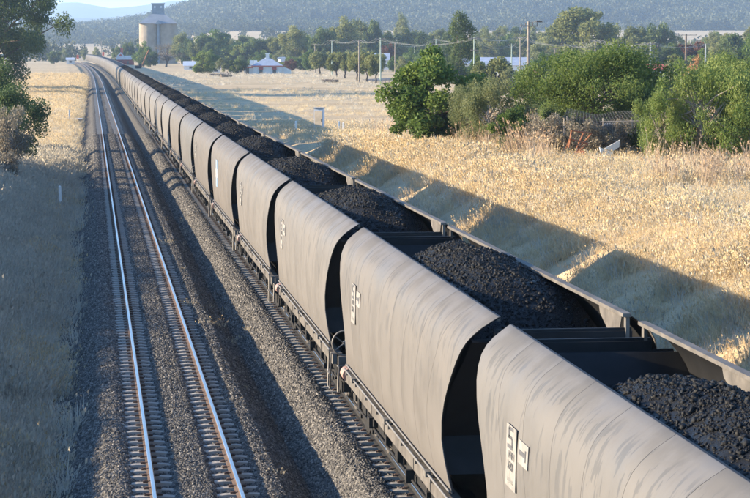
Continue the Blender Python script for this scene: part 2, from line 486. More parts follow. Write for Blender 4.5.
hill = hill_mesh('wooded_hill', -900, 2400, 160, 2560, 4700, 70, hill_fn, M['hill'])
tag(hill, kind='structure')

def ridge_fn(cols, zs, y0, yc, y1, amp, seed):
    def fn(X, Y):
        crest = np.interp(ang(X, yc), cols, zs) + amp * fbm(X / 500, Y / 500, seed)
        return 5 + (crest - 5) * sstep(y0, yc, Y) * (1 - 0.5 * sstep(yc, y1, Y))
    return fn
r1 = hill_mesh('low_hill', -1600, 2600, 90, 4800, 6600, 26, ridge_fn([-400, 20, 53, 90, 135, 180, 400, 900], [34, 36, 40, 52, 68, 80, 80, 70], 4800, 5800, 6600, 14, 41), M['hill_far'])
tag(r1, kind='structure')
r2 = hill_mesh('mountain', -2600, 3600, 90, 7200, 9800, 26, ridge_fn([-400, 20, 50, 85, 120, 170, 260, 900], [108, 110, 114, 120, 124, 120, 110, 100], 7200, 8800, 9800, 16, 43), M['hill_far'])
tag(r2, kind='structure')
r3 = hill_mesh('mountain', -4200, 5600, 110, 10400, 13800, 26, ridge_fn([-400, -40, 30, 50, 66, 82, 112, 140, 175, 215, 300, 900], [150, 175, 190, 215, 262, 255, 222, 238, 262, 240, 200, 160], 10400, 12600, 13800, 16, 47), M['hill_far'])
tag(r3, kind='structure')

# ------------------------------------------------------------------ ballast beds
def track_section(u):                # height of the ballast across one track, u from its centre
    return np.interp(np.abs(u), [0, .28, .42, 1.02, 1.2, 1.32, 1.55, 2.25], [-.160, -.172, -.245, -.245, -.185, -.160, -.20, -.78])
bx = np.arange(-0.95, 9.3, 0.09)
by = np.concatenate([lines((20, 36, 1.0), (36, 110, 0.16), (110, 240, 0.6), (240, 1160, 6.0))])
BX, BY = np.meshgrid(bx, by)
hb = np.maximum(track_section(BX - TRACK_X), track_section(BX - TRAIN_X))
hb = np.maximum(hb, -0.80)
hb = np.where((BX < -0.75) | (BX > 9.1), -1.05, hb)
nz = 0.022 * fbm(BX * 5, BY * 5, 51, 3) + 0.05 * fbm(BX / 1.5, BY / 3.0, 53, 3) * sstep(1.35, 1.7, np.minimum(np.abs(BX - TRACK_X), np.abs(BX - TRAIN_X)))
BZ = hb + nz
ballast = link('ballast', np_mesh('ballast', np.stack([BX + cx(BY), BY, BZ], -1), grid_faces(*BX.shape), M['ballast'], True))
tag(ballast, 'grey brown crushed stone ballast beds under the two tracks', None, None, 'structure')

# ------------------------------------------------------------------ scatter by geometry nodes (stuff)
def src_collection(name, meshes):
    c = bpy.data.collections.new(name)
    for i, me in enumerate(meshes):
        c.objects.link(bpy.data.objects.new('%s_%02d' % (name, i), me))
    return c

_gn = {}
def scatter_tree(coll):
    if coll.name in _gn: return _gn[coll.name]
    g = bpy.data.node_groups.new('scatter_' + coll.name, 'GeometryNodeTree')
    g.interface.new_socket('Geometry', in_out='INPUT', socket_type='NodeSocketGeometry')
    g.interface.new_socket('Geometry', in_out='OUTPUT', socket_type='NodeSocketGeometry')
    i = g.nodes.new('NodeGroupInput'); o = g.nodes.new('NodeGroupOutput')
    ci = g.nodes.new('GeometryNodeCollectionInfo'); ci.inputs[0].default_value = coll
    ci.inputs['Separate Children'].default_value = True; ci.inputs['Reset Children'].default_value = True
    ip = g.nodes.new('GeometryNodeInstanceOnPoints')
    ip.inputs['Pick Instance'].default_value = True
    def na(name, typ):
        n = g.nodes.new('GeometryNodeInputNamedAttribute'); n.data_type = typ; n.inputs['Name'].default_value = name
        return [s for s in n.outputs if s.enabled and s.name == 'Attribute'][0]
    g.links.new(i.outputs[0], ip.inputs['Points']); g.links.new(ci.outputs[0], ip.inputs['Instance'])
    g.links.new(na('idx', 'INT'), ip.inputs['Instance Index'])
    g.links.new(na('rot', 'FLOAT_VECTOR'), ip.inputs['Rotation'])
    g.links.new(na('scl', 'FLOAT_VECTOR'), ip.inputs['Scale'])
    g.links.new(ip.outputs[0], o.inputs[0])
    _gn[coll.name] = g
    return g

def scatter(name, pts, rot, scl, idx, coll, label, cat, parent=None):
    me = bpy.data.meshes.new(name)
    n = len(pts)
    me.vertices.add(n); me.vertices.foreach_set('co', np.asarray(pts, np.float32).ravel())
    a = me.attributes.new('rot', 'FLOAT_VECTOR', 'POINT'); a.data.foreach_set('vector', np.asarray(rot, np.float32).ravel())
    scl = np.asarray(scl, np.float32)
    if scl.ndim == 1: scl = np.repeat(scl[:, None], 3, 1)
    a = me.attributes.new('scl', 'FLOAT_VECTOR', 'POINT'); a.data.foreach_set('vector', scl.ravel())
    a = me.attributes.new('idx', 'INT', 'POINT'); a.data.foreach_set('value', np.asarray(idx, np.int32))
    o = link(name, me, parent)
    md = o.modifiers.new('scatter', 'NODES'); md.node_group = scatter_tree(coll)
    tag(o, label, cat, None, 'stuff')
    return o

def in_view(x, y, z, m=25):
    px, py, zc = project(x, y, z)
    return (px > -m) & (px < 750 + m) & (py < 498 + m * 1.5) & (py > -60) & (zc > 5)

ICO_V = []
_p = (1 + 5 ** .5) / 2
ICO_V = np.array([(-1, _p, 0), (1, _p, 0), (-1, -_p, 0), (1, -_p, 0), (0, -1, _p), (0, 1, _p), (0, -1, -_p), (0, 1, -_p), (_p, 0, -1), (_p, 0, 1), (-_p, 0, -1), (-_p, 0, 1)]) / 1.902
ICO_F = np.array([(0, 11, 5), (0, 5, 1), (0, 1, 7), (0, 7, 10), (0, 10, 11), (1, 5, 9), (5, 11, 4), (11, 10, 2), (10, 7, 6), (7, 1, 8), (3, 9, 4), (3, 4, 2), (3, 2, 6), (3, 6, 8), (3, 8, 9), (4, 9, 5), (2, 4, 11), (6, 2, 10), (8, 6, 7), (9, 8, 1)])

stones = []
for k in range(6):
    v = ICO_V * rng.uniform(0.62, 1.15, (12, 1)) * np.array([1.25, 0.95, 0.72])
    stones.append(np_mesh('stone', v, ICO_F, M['stone']))
stone_src = src_collection('stone_source', stones)
N = 620000
# denser near the camera
u = rng.random(N)
sy = 35 + 165 * u ** 2.3
sx = rng.uniform(-0.95, 5.6, N)
keep = in_view(sx, sy, -0.3, 10)
sx, sy = sx[keep], sy[keep]
def ballast_z(x, y):
    h = np.maximum(np.maximum(track_section(x - TRACK_X), track_section(x - TRAIN_X)), -0.80)
    return h + 0.022 * fbm(x * 5, y * 5, 51, 3) + 0.05 * fbm(x / 1.5, y / 3.0, 53, 3) * sstep(1.35, 1.7, np.minimum(np.abs(x - TRACK_X), np.abs(x - TRAIN_X)))
# keep rail seats and sleeper faces mostly clear of stone
def clear(x, y):
    un = np.minimum(np.abs(x - TRACK_X), np.abs(x - TRAIN_X))
    seat = (un > 0.36) & (un < 1.13)
    onsl = np.abs(((y - 34.0) / 0.6) % 1.0 - 0.5) > 0.29
    rail = (np.abs(un - 0.7525) < 0.10)
    return ~((seat & onsl) | rail)
kk = clear(sx, sy) | (sy > 175)
sx, sy = sx[kk], sy[kk]
sz = ballast_z(sx, sy)
n = len(sx)
s = rng.uniform(0.022, 0.048, n) * (1 + 0.5 * sstep(60, 190, sy))
scatter('ballast_stone', np.stack([sx, sy, sz + s * 0.25], -1), rng.uniform(0, 6.28, (n, 3)), s, rng.integers(0, 6, n), stone_src,
        'loose crushed stones covering the ballast beds beside both tracks', 'ballast stones')

# ------------------------------------------------------------------ tracks
def rail_mesh(xc, grimy=False):
    prof = [(-.065, -.158), (-.065, -.146), (-.012, -.128), (-.010, -.045), (-.034, -.034), (-.036, -.008), (-.026, 0.0), (.026, 0.0), (.036, -.008), (.034, -.034), (.010, -.045), (.012, -.128), (.065, -.146), (.065, -.158)]
    ys = np.concatenate([lines((20, 450, 10), (450, 1160, 10))])
    n = len(prof); vs = []; 
    for y in ys:
        c = float(cx(y))
        vs += [(xc + c + a, y, b) for a, b in prof]
    fs = []; mi = []
    for i in range(len(ys) - 1):
        for k in range(n):
            fs.append((i * n + k, i * n + (k + 1) % n, (i + 1) * n + (k + 1) % n, (i + 1) * n + k)); mi.append(1 if k in (5, 6, 7) else 0)
    me = bpy.data.meshes.new('rail'); me.from_pydata(vs, [], [f[::-1] for f in fs])
    me.materials.append(M['under'] if grimy else M['rail_rust']); me.materials.append(M['rail_head'])
    me.polygons.foreach_set('material_index', mi); me.update()
    return me

def sleeper_mesh():
    # prestressed concrete: high rail seats, lower waist, chamfered top
    xs = [-1.25, -1.0, -.52, -.25, .25, .52, 1.0, 1.25]; zt = [-.185, -.164, -.164, -.19, -.19, -.164, -.164, -.185]
    vs = []; fs = []
    for x, z in zip(xs, zt):
        vs += [(x, -.125, -.38), (x, -.085, z), (x, .085, z), (x, .125, -.38)]
    for i in range(len(xs) - 1):
        for k in range(3):
            fs.append((i * 4 + k, i * 4 + k + 1, (i + 1) * 4 + k + 1, (i + 1) * 4 + k))
    fs += [(0, 3, 2, 1), (28, 29, 30, 31)]
    return MB().add(vs, fs).mesh('sleeper', M['concrete'])
M['clip'] = simple_mat('rusty_clip', (0.10, 0.065, 0.05), .8, 0, .3, 8)
SLEEPER = sleeper_mesh()

def make_track(xc, label, y_parts):
    root = empty('railway_track', (xc, 0, 0))
    tag(root, label, 'railway track')
    for s in (-1, 1):
        o = link('rail', rail_mesh(s * 0.7525, xc > 4), root)
    ys = np.arange(34.0, 1150, 0.6)
    far_v = []; far_f = []
    bv = np.array([v.co[:] for v in SLEEPER.vertices])
    for i, y in enumerate(ys):
        if y < y_parts:
            o = link('sleeper', SLEEPER, root); o.location = (float(cx(y)), float(y) + random.uniform(-.02, .02), random.uniform(-.006, .004)); o.rotation_euler = (0, 0, random.uniform(-.008, .008))
        else:
            b = len(far_v) * 8
            c = np.array([(sx_ * 1.25, sy_ * .11, z_) for z_ in (-.38, -.17) for sy_ in (-1, 1) for sx_ in (-1, 1)]) + np.array([float(cx(y)), y, 0])
            far_v.append(c); far_f += [(b + 4, b + 5, b + 7, b + 6), (b, b + 1, b + 5, b + 4), (b + 2, b + 6, b + 7, b + 3)]
    o = link('sleeper_row', np_mesh('sleeper_row', np.concatenate(far_v), far_f, M['concrete']), root)
    tag(o, 'concrete sleepers of the far part of the track', None, None, 'stuff')
    cb = MB()
    for y in ys:
        if y > 200: break
        for s in (-1, 1):
            for q in (-1, 1):
                x = s * 0.7525 + q * 0.098
                cb.box((x, y, -.138), (.06, .085, .035)); cb.box((x + q * .04, y, -.15), (.04, .05, .04))
    o = cb.build('rail_clip', M['clip'], root); tag(o, 'rail clips holding the rails to the sleepers', None, None, 'stuff')
    return root
make_track(TRACK_X, 'empty railway track with shiny rails left of the coal train', 34 + 0.6 * 299)
make_track(TRAIN_X, 'railway track carrying the coal wagons', 100)

# ------------------------------------------------------------------ coal wagons
def copy_tree(o, parent=None):
    c = o.copy(); COL.objects.link(c); c.parent = parent
    for ch in list(o.children): copy_tree(ch, c)
    return c

HALF = 7.45
PROF = [(.91, 4.05), (1.02, 3.975), (1.13, 3.895), (1.23, 3.80), (1.31, 3.69), (1.37, 3.55), (1.41, 3.38), (1.435, 3.18), (1.45, 2.95), (1.452, 2.7), (1.445, 2.4), (1.425, 2.1), (1.40, 1.85), (1.375, 1.62), (1.345, 1.41)]
def inset(z, far=False):
    v = float(np.interp(z, [1.41, 1.62, 2.0, 2.3, 2.7, 3.1, 3.4, 3.8, 4.05], [1.12, 1.32, 1.58, 1.52, 1.18, .74, .44, .11, 0]))
    return v * (0.78 if far else 1.04)
def prof_x(z):
    zz = [p[1] for p in PROF][::-1]; xx = [p[0] for p in PROF][::-1]
    return float(np.interp(z, zz, xx))

def sheet(side, s0, s1, ns, off=0.0, thick=0.012, gap=0.0):
    """a curved piece of the side between the fractions s0 and s1 of the length"""
    vs = []; fs = []
    P = len(PROF)
    for lay in (0, 1):
        for i in range(ns + 1):
            s = s0 + (s1 - s0) * i / ns
            for (x, z) in PROF:
                y = -HALF + inset(z) + (s + 1) / 2 * (2 * HALF - inset(z) - inset(z, True))
                if gap:
                    if i == 0 and s0 > -0.999: y += gap
                    if i == ns and s1 < 0.999: y -= gap
                vs.append((side * (x - off - lay * thick), y, z))
    n1 = (ns + 1) * P
    for lay in (0, 1):
        for i in range(ns):
            for k in range(P - 1):
                a = lay * n1 + i * P + k
                q = (a, a + 1, a + P + 1, a + P)
                fs.append(q if lay == 0 else q[::-1])
    rim = []
    for i in range(ns): rim.append((i * P, (i + 1) * P)); rim.append((i * P + P - 1, (i + 1) * P + P - 1))
    for k in range(P - 1): rim.append((k, k + 1)); rim.append((ns * P + k, ns * P + k + 1))
    for a, b in rim: fs.append((a, b, b + n1, a + n1))
    mb = MB(); mb.add(vs, fs, 0, True)
    return mb

NP_ = 9
def sheet_mesh(name, mats, *a, **k):
    me = sheet(*a, **k).mesh(name, mats)
    # sharp rim: split smoothing by angle
    try: me.set_sharp_from_angle(angle=R(40))
    except Exception: pass
    return me
PANELS = [sheet_mesh('side_panel', M['paint'], -1, -1 + 2 * i / NP_, -1 + 2 * (i + 1) / NP_, 3, gap=0.005) for i in range(NP_)]
LINER_L = sheet_mesh('inner_sheet', M['dust_and_shade'], -1, -1, 1, 12, off=0.018, thick=0.02)
SHEET_R = sheet_mesh('side_sheet', M['paint'], 1, -1, 1, 12)
LINER_R = sheet_mesh('inner_sheet', M['dust_and_shade'], 1, -0.985, 0.985, 12, off=0.02, thick=0.015)
SHEET_L_FAR = sheet_mesh('side_sheet', M['paint'], -1, -1, 1, 2)
SHEET_R_FAR = sheet_mesh('side_sheet', M['paint'], 1, -1, 1, 2)

def end_sheet_mesh():
    """hopper slope sheet at the far (+y) end, from the end beam down and inwards"""
    zt = [3.72, 3.0, 2.3, 1.65]; ys = [7.28, 6.55, 5.85, 5.2]
    vs = []; fs = []
    for lay in (0, 1):
        for z, y in zip(zt, ys):
            w = prof_x(z) - 0.045
            vs += [(-w, y + lay * 0.03, z - lay * .03), (w, y + lay * 0.03, z - lay * .03)]
    for i in range(3):
        fs.append((2 * i, 2 * i + 1, 2 * i + 3, 2 * i + 2)); b = 8 + 2 * i; fs.append((b, b + 2, b + 3, b + 1))
    fs += [(0, 8, 9, 1), (6, 7, 15, 14)]
    return MB().add(vs, fs).mesh('slope_sheet', M['dust_and_shade'])
SLOPE = end_sheet_mesh()

def lower_sheet():                   # the near-vertical end plate under the slope, dark in the gap
    mb = MB()
    mb.prism([(-1.30, 3.70), (1.30, 3.70), (1.38, 3.2), (1.38, 2.7), (1.30, 1.65), (-1.30, 1.65), (-1.38, 2.7), (-1.38, 3.2)], 0, 0.02, axis=1)
    return mb
def slanted_plate():
    zt = [3.70, 3.2, 2.7, 2.2, 1.62]
    vs = []; fs = []
    for lay in (0, 1):
        for z in zt:
            w = prof_x(z) - 0.02; y = HALF - inset(z) - 0.12 - lay * 0.02
            vs += [(-w, y, z), (w, y, z)]
    for i in range(4):
        fs.append((2 * i, 2 * i + 2, 2 * i + 3, 2 * i + 1)); b = 10 + 2 * i; fs.append((b, b + 1, b + 3, b + 2))
    fs += [(0, 1, 11, 10), (8, 18, 19, 9)]
    return MB().add(vs, fs).mesh('end_plate', M['dust_and_shade'])  # near-black: the shade between wagons put into the plate's colour
ENDPLATE = slanted_plate()

def rail_bar(side, name='top_rail'):
    mb = MB()
    w0, w1 = (.875, .985)
    x0, x1 = sorted((side * w0, side * w1))
    mb.prism([(x0, 4.018 - (0.05 if side < 0 else 0.0)), (x1, 4.018 - (0.05 if side > 0 else 0.0)), (x1, 4.058 - (0.045 if side > 0 else 0)), (x0, 4.058 - (0.045 if side < 0 else 0))], -HALF + .01, HALF - .01, axis=1)
    return mb
TOP_L = MB().box((-.872, 0, 4.005), (.045, 2 * HALF - .36, .07)).mesh('top_rail', M['paint_plain'])
TOP_R = MB().box((.865, 0, 4.045), (.115, 2 * HALF - .02, .05)).mesh('top_rail', M['paint_plain'])
BEAM = MB().box((0, 7.33, 3.74), (1.9, .14, .17)).box((0, 7.33, 3.845), (1.9, .05, .04)).mesh('end_beam', M['dust_and_shade'])
POST = MB().box((0, 0, 3.80), (.05, .12, .46)).mesh('end_post', M['paint_plain'])
STIFF = MB().tube([(0, 7.2, 3.66), (0, 6.5, 2.97), (0, 5.8, 2.27)], .035, 4, smooth=False).mesh('stiffener', M['dust_and_shade'])
SUNLIT_PATCH = MB().prism([(5.75, 3.99), (7.20, 3.99), (7.20, 3.93), (6.55, 3.42), (6.15, 3.45)], .850, .862, axis=0).mesh('sunlit_wall_patch', M['paint_plain'])  # sunlight on bare inner wall, shaped as a pale plate
SUNLIT_PATCH2 = MB().prism([(0, 4.0), (1.35, 4.0), (1.28, 3.90), (0.42, 3.58), (0.22, 3.60)], .845, .858, axis=0).mesh('sunlit_wall_patch', M['paint_plain'])  # added pale plate standing in for sunlit, undusted inner wall
def rig_mesh():
    rg = random.Random(5); mb = MB()
    mb.box((-.95, 0, .86), (.5, 11.5, .30)); mb.box((.95, 0, .86), (.5, 11.5, .30))
    for k in range(30):
        y = -6.4 + k * .44 + rg.uniform(-.12, .12)
        mb.box((-1.20 + rg.uniform(-.05, .08), y, rg.uniform(.72, .95)), (rg.uniform(.06, .20), rg.uniform(.08, .30), rg.uniform(.08, .26)))
    mb.tube([(-1.24, -6.3, .70), (-1.24, 6.3, .70)], .025, 6)
    return mb.mesh('underframe_rigging', M['under'])
RIG = rig_mesh()

def sill_mesh(side):
    mb = MB()
    x = side * 1.31
    mb.box((x, 0, 1.15), (.09, 13.3, .20))
    mb.box((x - side * .05, 0, 1.265), (.22, 13.3, .025))
    for i in range(8):
        y = -6.1 + i * 1.74
        mb.box((x + side * .050, y, 1.17), (.012, .09, .22))
    return mb.mesh('sill', M['paint_plain'])
SILL_L, SILL_R = sill_mesh(-1), sill_mesh(1)
def pipe_mesh():
    mb = MB()
    mb.tube([(-1.40, -6.5, 1.33), (-1.40, 6.5, 1.33)], .02, 6)
    for i in range(9):
        y = -6.2 + i * 1.55
        mb.box((-1.385, y, 1.29), (.05, .06, .10))
        if i % 3 == 1: mb.box((-1.40, y + .3, 1.33), (.09, .22, .09))
    mb.tube([(-1.385, -6.3, 1.44), (-1.385, 6.3, 1.44)], .016, 6)
    return mb.mesh('air_pipe', M['pipe'])
PIPE = pipe_mesh()
def chute_mesh(y):
    mb = MB()
    vs = [(-1.30, y - 2.4, 1.66), (1.30, y - 2.4, 1.66), (1.30, y + 2.4, 1.66), (-1.30, y + 2.4, 1.66), (-.45, y - 1.0, .42), (.45, y - 1.0, .42), (.45, y + 1.0, .42), (-.45, y + 1.0, .42)]
    mb.add(vs, [(0, 1, 5, 4), (1, 2, 6, 5), (2, 3, 7, 6), (3, 0, 4, 7), (4, 5, 6, 7)])
    return mb.mesh('hopper_chute', M['under'])
CHUTES = [chute_mesh(-2.45), chute_mesh(2.45)]
HEAD = MB().box((0, 7.2, 1.12), (2.60, .16, .34)).box((0, 6.4, 1.12), (.5, 1.6, .3)).mesh('headstock', M['paint_plain'])
COUP = MB().box((0, 7.5, .92), (.16, .62, .16)).box((.03, 7.74, .92), (.30, .20, .30)).mesh('coupler', M['under'])
FRAME = MB().prism([(-1.15, .42), (-1.15, .62), (-.55, .72), (.55, .72), (1.15, .62), (1.15, .42), (.5, .40), (.3, .28), (-.3, .28), (-.5, .40)], -.07, .07, axis=0).box((0, 0, .52), (.18, .5, .25)).box((0, -.9, .5), (.20, .22, .22)).box((0, .9, .5), (.20, .22, .22)).mesh('side_frame', M['under'])
WHEEL = MB().tube([(-.065, 0, 0), (.065, 0, 0)], .42, 20, smooth=False).tube([(-.09, 0, 0), (.09, 0, 0)], .09, 10).mesh('wheel', M['steel_worn'])
AXLE = MB().tube([(-.7, 0, 0), (.7, 0, 0)], .07, 8).mesh('axle', M['under'])
hw = MB().ring((0, 0, 0), .25, .018, 'Y', 20, 6)
for k in range(5):
    a = 2 * math.pi * k / 5
    hw.tube([(0, 0, 0), (.25 * math.cos(a), 0, .25 * math.sin(a))], .012, 5)
hw.tube([(0, -.03, 0), (0, .12, 0)], .03, 8)
HANDWHEEL = hw.mesh('brake_wheel', M['pipe'])
LEVER = MB().tube([(-1.42, 7.30, 1.25), (-1.42, 7.62, 1.22), (-.2, 7.66, 1.12)], .016, 6).tube([(-1.42, 7.30, 1.25), (-1.45, 7.2, .75)], .02, 6).mesh('uncoupling_lever', M['pipe'])
HOSE = MB().tube([(-.35, 7.3, 1.0), (-.36, 7.5, .8), (-.3, 7.68, .55), (-.2, 7.8, .6)], .03, 6).mesh('brake_hose', M['under'])
STEP = MB().tube([(-1.40, -6.75, 1.3), (-1.42, -6.75, .55), (-1.42, -6.35, .55), (-1.40, -6.35, 1.3)], .018, 6).box((-1.42, -6.55, .86), (.05, .4, .03)).mesh('step', M['pipe'])
CYL = MB().tube([(-1.30, 6.55, 1.18), (-1.30, 7.0, 1.18)], .13, 12).tube([(-1.30, 7.0, 1.18), (-1.30, 7.18, 1.18)], .05, 8).mesh('brake_cylinder', M['pink'])
LADDER = MB()
for sx_ in (-1.22, -.88): LADDER.tube([(sx_, 7.38, 1.4), (sx_, 7.44, 3.6)], .014, 5)
for i in range(7): LADDER.tube([(-1.22, 7.38 + i * .009, 1.55 + i * .32), (-.88, 7.38 + i * .009, 1.55 + i * .32)], .012, 5)
LADDER = LADDER.mesh('ladder', M['under'])

def text_mesh(s, size, mat):
    cu = bpy.data.curves.new('lettering', 'FONT'); cu.body = s; cu.size = size; cu.align_x = 'CENTER'; cu.align_y = 'CENTER'; cu.extrude = 0.001
    o = bpy.data.objects.new('lettering', cu); COL.objects.link(o)
    bpy.context.view_layer.update()
    me = bpy.data.meshes.new_from_object(o.evaluated_get(bpy.context.evaluated_depsgraph_get()))
    bpy.data.objects.remove(o); bpy.data.curves.remove(cu)
    me.materials.clear(); me.materials.append(mat)
    return me
TXT_CLASS = text_mesh('NHFH', .13, M['ink'])
TXT_CODES = [text_mesh(s, .15, M['ink']) for s in ('36200', '36214', '36187', '36231', '36209')]
TXT_FINE = text_mesh('LOAD 92t', .085, simple_mat('faded_lettering', (.40, .38, .34), .7))
MARK = MB().box((0, .075, 0), (.07, .13, .004)).box((.12, .135, 0), (.26, .04, .004)).box((.08, .03, 0), (.20, .035, .004)).box((.19, -.02, 0), (.07, .10, .004)).box((.06, -.085, 0), (.30, .045, .004)).mesh('emblem', M['ink'])
BAR = MB().box((-.03, 0, 0), (.36, .055, .004)).box((.17, .0, 0), (.05, .13, .004)).mesh('emblem', M['ink'])
PLATE1 = MB().box((0, 0, 0), (.60, .74, .008)).mesh('lettering_panel', M['faded_white'])
PLATE2 = MB().box((0, 0, 0), (.56, .27, .008)).mesh('lettering_panel', M['faded_white'])
PLATEB = MB().box((0, 0, 0), (.95, 1.05, .008)).mesh('sign_panel', M['sticker_blue'])
PLATEW = MB().box((0, 0, 0), (.62, .34, .006)).mesh('sign_patch', M['white'])
SIDE_M = Matrix(((0, 0, -1, 0), (-1, 0, 0, 0), (0, 1, 0, 0), (0, 0, 0, 1)))     # x of a flat sign -> -y of the wagon, y -> z, z -> -x
def on_side(name, me, parent, y, z, lift=0.0, tint=None):
    o = link(name, me, parent)
    slope = math.atan2(prof_x(z + .25) - prof_x(z - .25), 0.5)
    o.matrix_local = Matrix.Translation((-(prof_x(z) + .010 + lift), y, z)) @ Matrix.Rotation(-slope, 4, 'Y') @ SIDE_M
    return o

ORD = 'first second third fourth fifth sixth seventh eighth ninth tenth eleventh twelfth thirteenth fourteenth fifteenth sixteenth seventeenth eighteenth nineteenth twentieth'.split()
for _t, _tth in (('twenty', None), ('thirty', 'thirtieth'), ('forty', 'fortieth'), ('fifty', 'fiftieth'), ('sixty', 'sixtieth')):
    if _tth: ORD.append(_tth)
    ORD += ['%s-%s' % (_t, q) for q in ORD[:9]]
def place(name, me, parent, loc=(0, 0, 0), rz=0.0, rx=0.0, ry=0.0):
    o = link(name, me, parent); o.location = loc; o.rotation_euler = (rx, ry, rz); return o

def make_wagon(i, tint):
    near = i < 16
    root = empty('coal_wagon')
    def T(o): o.color = tint; return o
    if near:
        for k in range(NP_): T(place('side_panel', PANELS[k], root))
        T(place('inner_sheet', LINER_L, root))
        T(place('side_sheet', SHEET_R, root)); place('inner_sheet', LINER_R, root)
        T(place('top_rail', TOP_L, root)); T(place('top_rail', TOP_R, root))
    else:
        T(place('side_sheet', SHEET_L_FAR, root)); T(place('side_sheet', SHEET_R_FAR, root))
        T(place('top_rail', TOP_R, root)); place('inner_sheet', LINER_R, root); place('inner_sheet', LINER_L, root)
    for e in (0, math.pi):
        place('slope_sheet', SLOPE, root, rz=e); place('end_beam', BEAM, root, rz=e)
        place('end_plate', ENDPLATE, root, rz=e)
        if near:
            for x in (-.5, .5): place('stiffener', STIFF, root, (x * math.cos(e), 0, 0), rz=e)
            for x in (.88,): place('end_post', POST, root, (x, 7.36 * math.cos(e), 0))
            place('headstock', HEAD, root, rz=e); place('coupler', COUP, root, rz=e); place('brake_hose', HOSE, root, rz=e)
    T(place('sill', SILL_L, root))
    if near:
        place('sill', SILL_R, root); place('air_pipe', PIPE, root)
        place('sunlit_wall_patch', SUNLIT_PATCH2, root, (0, -7.2, 0)); place('sunlit_wall_patch', SUNLIT_PATCH2, root, (0, 2.3, 0))
        for c in CHUTES: place('hopper_chute', c, root)
        place('underframe_rigging', RIG, root)
        if i % 4 == 1: place('brake_wheel', HANDWHEEL, root, (-1.30, 7.33, 1.72))
        place('uncoupling_lever', LEVER, root); place('step', STEP, root); place('brake_cylinder', CYL, root); place('ladder', LADDER, root, (0.1, 0, 0))
    if i < 9:
        for yb in (-5.3, 5.3):
            bg_ = bpy.data.objects.new('bogie', None); COL.objects.link(bg_); bg_.parent = root; bg_.location = (0, yb, 0)
            for s in (-1, 1): place('side_frame', FRAME, bg_, (s * 1.02, 0, 0))
            for q in (-.9, .9):
                place('axle', AXLE, bg_, (0, q, .42))
                for s in (-1, 1): place('wheel', WHEEL, bg_, (s * .7525, q, .42))
    if i < 6 and i != 4:
        p = on_side('lettering_panel', PLATE1, root, 4.45, 2.86)
        place('emblem', MARK, p, (-.12, .20, .007)); place('lettering', TXT_CLASS, p, (.05, .02, .007)); place('lettering', TXT_CODES[i % 5], p, (.0, -.11, .007)); place('lettering', TXT_FINE, p, (0, -.29, .007))
        p = on_side('lettering_panel', PLATE2, root, 3.75, 3.02); place('emblem', BAR, p, (-.02, 0, .007))
    if i == 4:
        p = on_side('sign_panel', PLATEB, root, 2.6, 2.75); place('sign_patch', PLATEW, p, (0, .0, .006))
        p['label'] = 'pale blue panel with a white patch'
    return root

# coal
def coal_mesh(seed):
    rg = np.random.default_rng(seed)
    nx, ny = 26, 150
    U, V = np.meshgrid(np.linspace(-1, 1, nx), np.linspace(-5.95, 5.95, ny))
    ph = rg.uniform(-.35, .35, 4)
    def top(u, v):
        a = np.abs(v - ph[0])
        end = np.interp(a, [0, 1.6, 2.8, 4.2, 5.6, 7.4], [4.24, 4.20, 4.08, 3.66, 2.95, 1.9])
        cross = -0.30 * np.abs(u) ** 2.0
        return end + cross + 0.15 * fbm(u * 1.3 + seed, v * .55, seed, 2) + 0.035 * fbm(u * 4, v * 3, seed + 5)
    Z = top(U, V)
    wz = np.interp(Z, [p[1] for p in PROF][::-1], [p[0] for p in PROF][::-1]) - 0.055
    wz = np.minimum(wz, np.interp(Z, [3.2, 3.9, 4.05, 4.3], [1.3, 1.07, .865, .80]))
    X = U * wz
    verts = [np.stack([X, V, Z], -1).reshape(-1, 3)]; faces = [grid_faces(ny, nx)]
    f3 = []; base = nx * ny
    tri = np.concatenate([faces[0][:, [0, 1, 2]], faces[0][:, [0, 2, 3]]])
    nl = 19000
    u = rg.uniform(-.97, .97, nl); v = rg.uniform(-5.7, 5.7, nl)
    z = top(u, v)
    w = np.interp(z, [1.62, 3.2, 3.9, 4.05, 4.3], [1.2, 1.3, 1.05, .85, .78])
    s = rg.choice([.009, .014, .022, .040], nl, p=[.42, .36, .18, .04]) * rg.uniform(.8, 1.25, nl)
    lv = ICO_V[None] * rg.uniform(.35, 1.3, (nl, 12, 1)) * rg.uniform(.7, 1.2, (nl, 1, 3)) * s[:, None, None]
    lv = lv + np.stack([u * w, v, z + s * .25], -1)[:, None, :]
    lf = ICO_F[None] + (np.arange(nl) * 12)[:, None, None] + base
    return np_mesh('coal_heap', np.concatenate([verts[0], lv.reshape(-1, 3)]), np.concatenate([tri, lf.reshape(-1, 3)]), M['coal'])
COAL = [coal_mesh(s) for s in (3, 11, 23)]
def coal_far_mesh():
    nx, ny = 7, 34
    U, V = np.meshgrid(np.linspace(-1, 1, nx), np.linspace(-5.95, 5.95, ny))
    Z = np.interp(np.abs(V), [0, 1.6, 2.8, 4.2, 5.6, 7.4], [4.24, 4.20, 4.08, 3.66, 2.95, 1.9]) - .3 * U ** 2 + .1 * fbm(U * 2, V, 9)
    X = U * np.interp(Z, [1.62, 3.2, 3.9, 4.05, 4.3], [1.2, 1.3, 1.05, .86, .8])
    return np_mesh('coal_heap', np.stack([X, V, Z], -1), grid_faces(ny, nx), M['coal'])
COAL_FAR = coal_far_mesh()

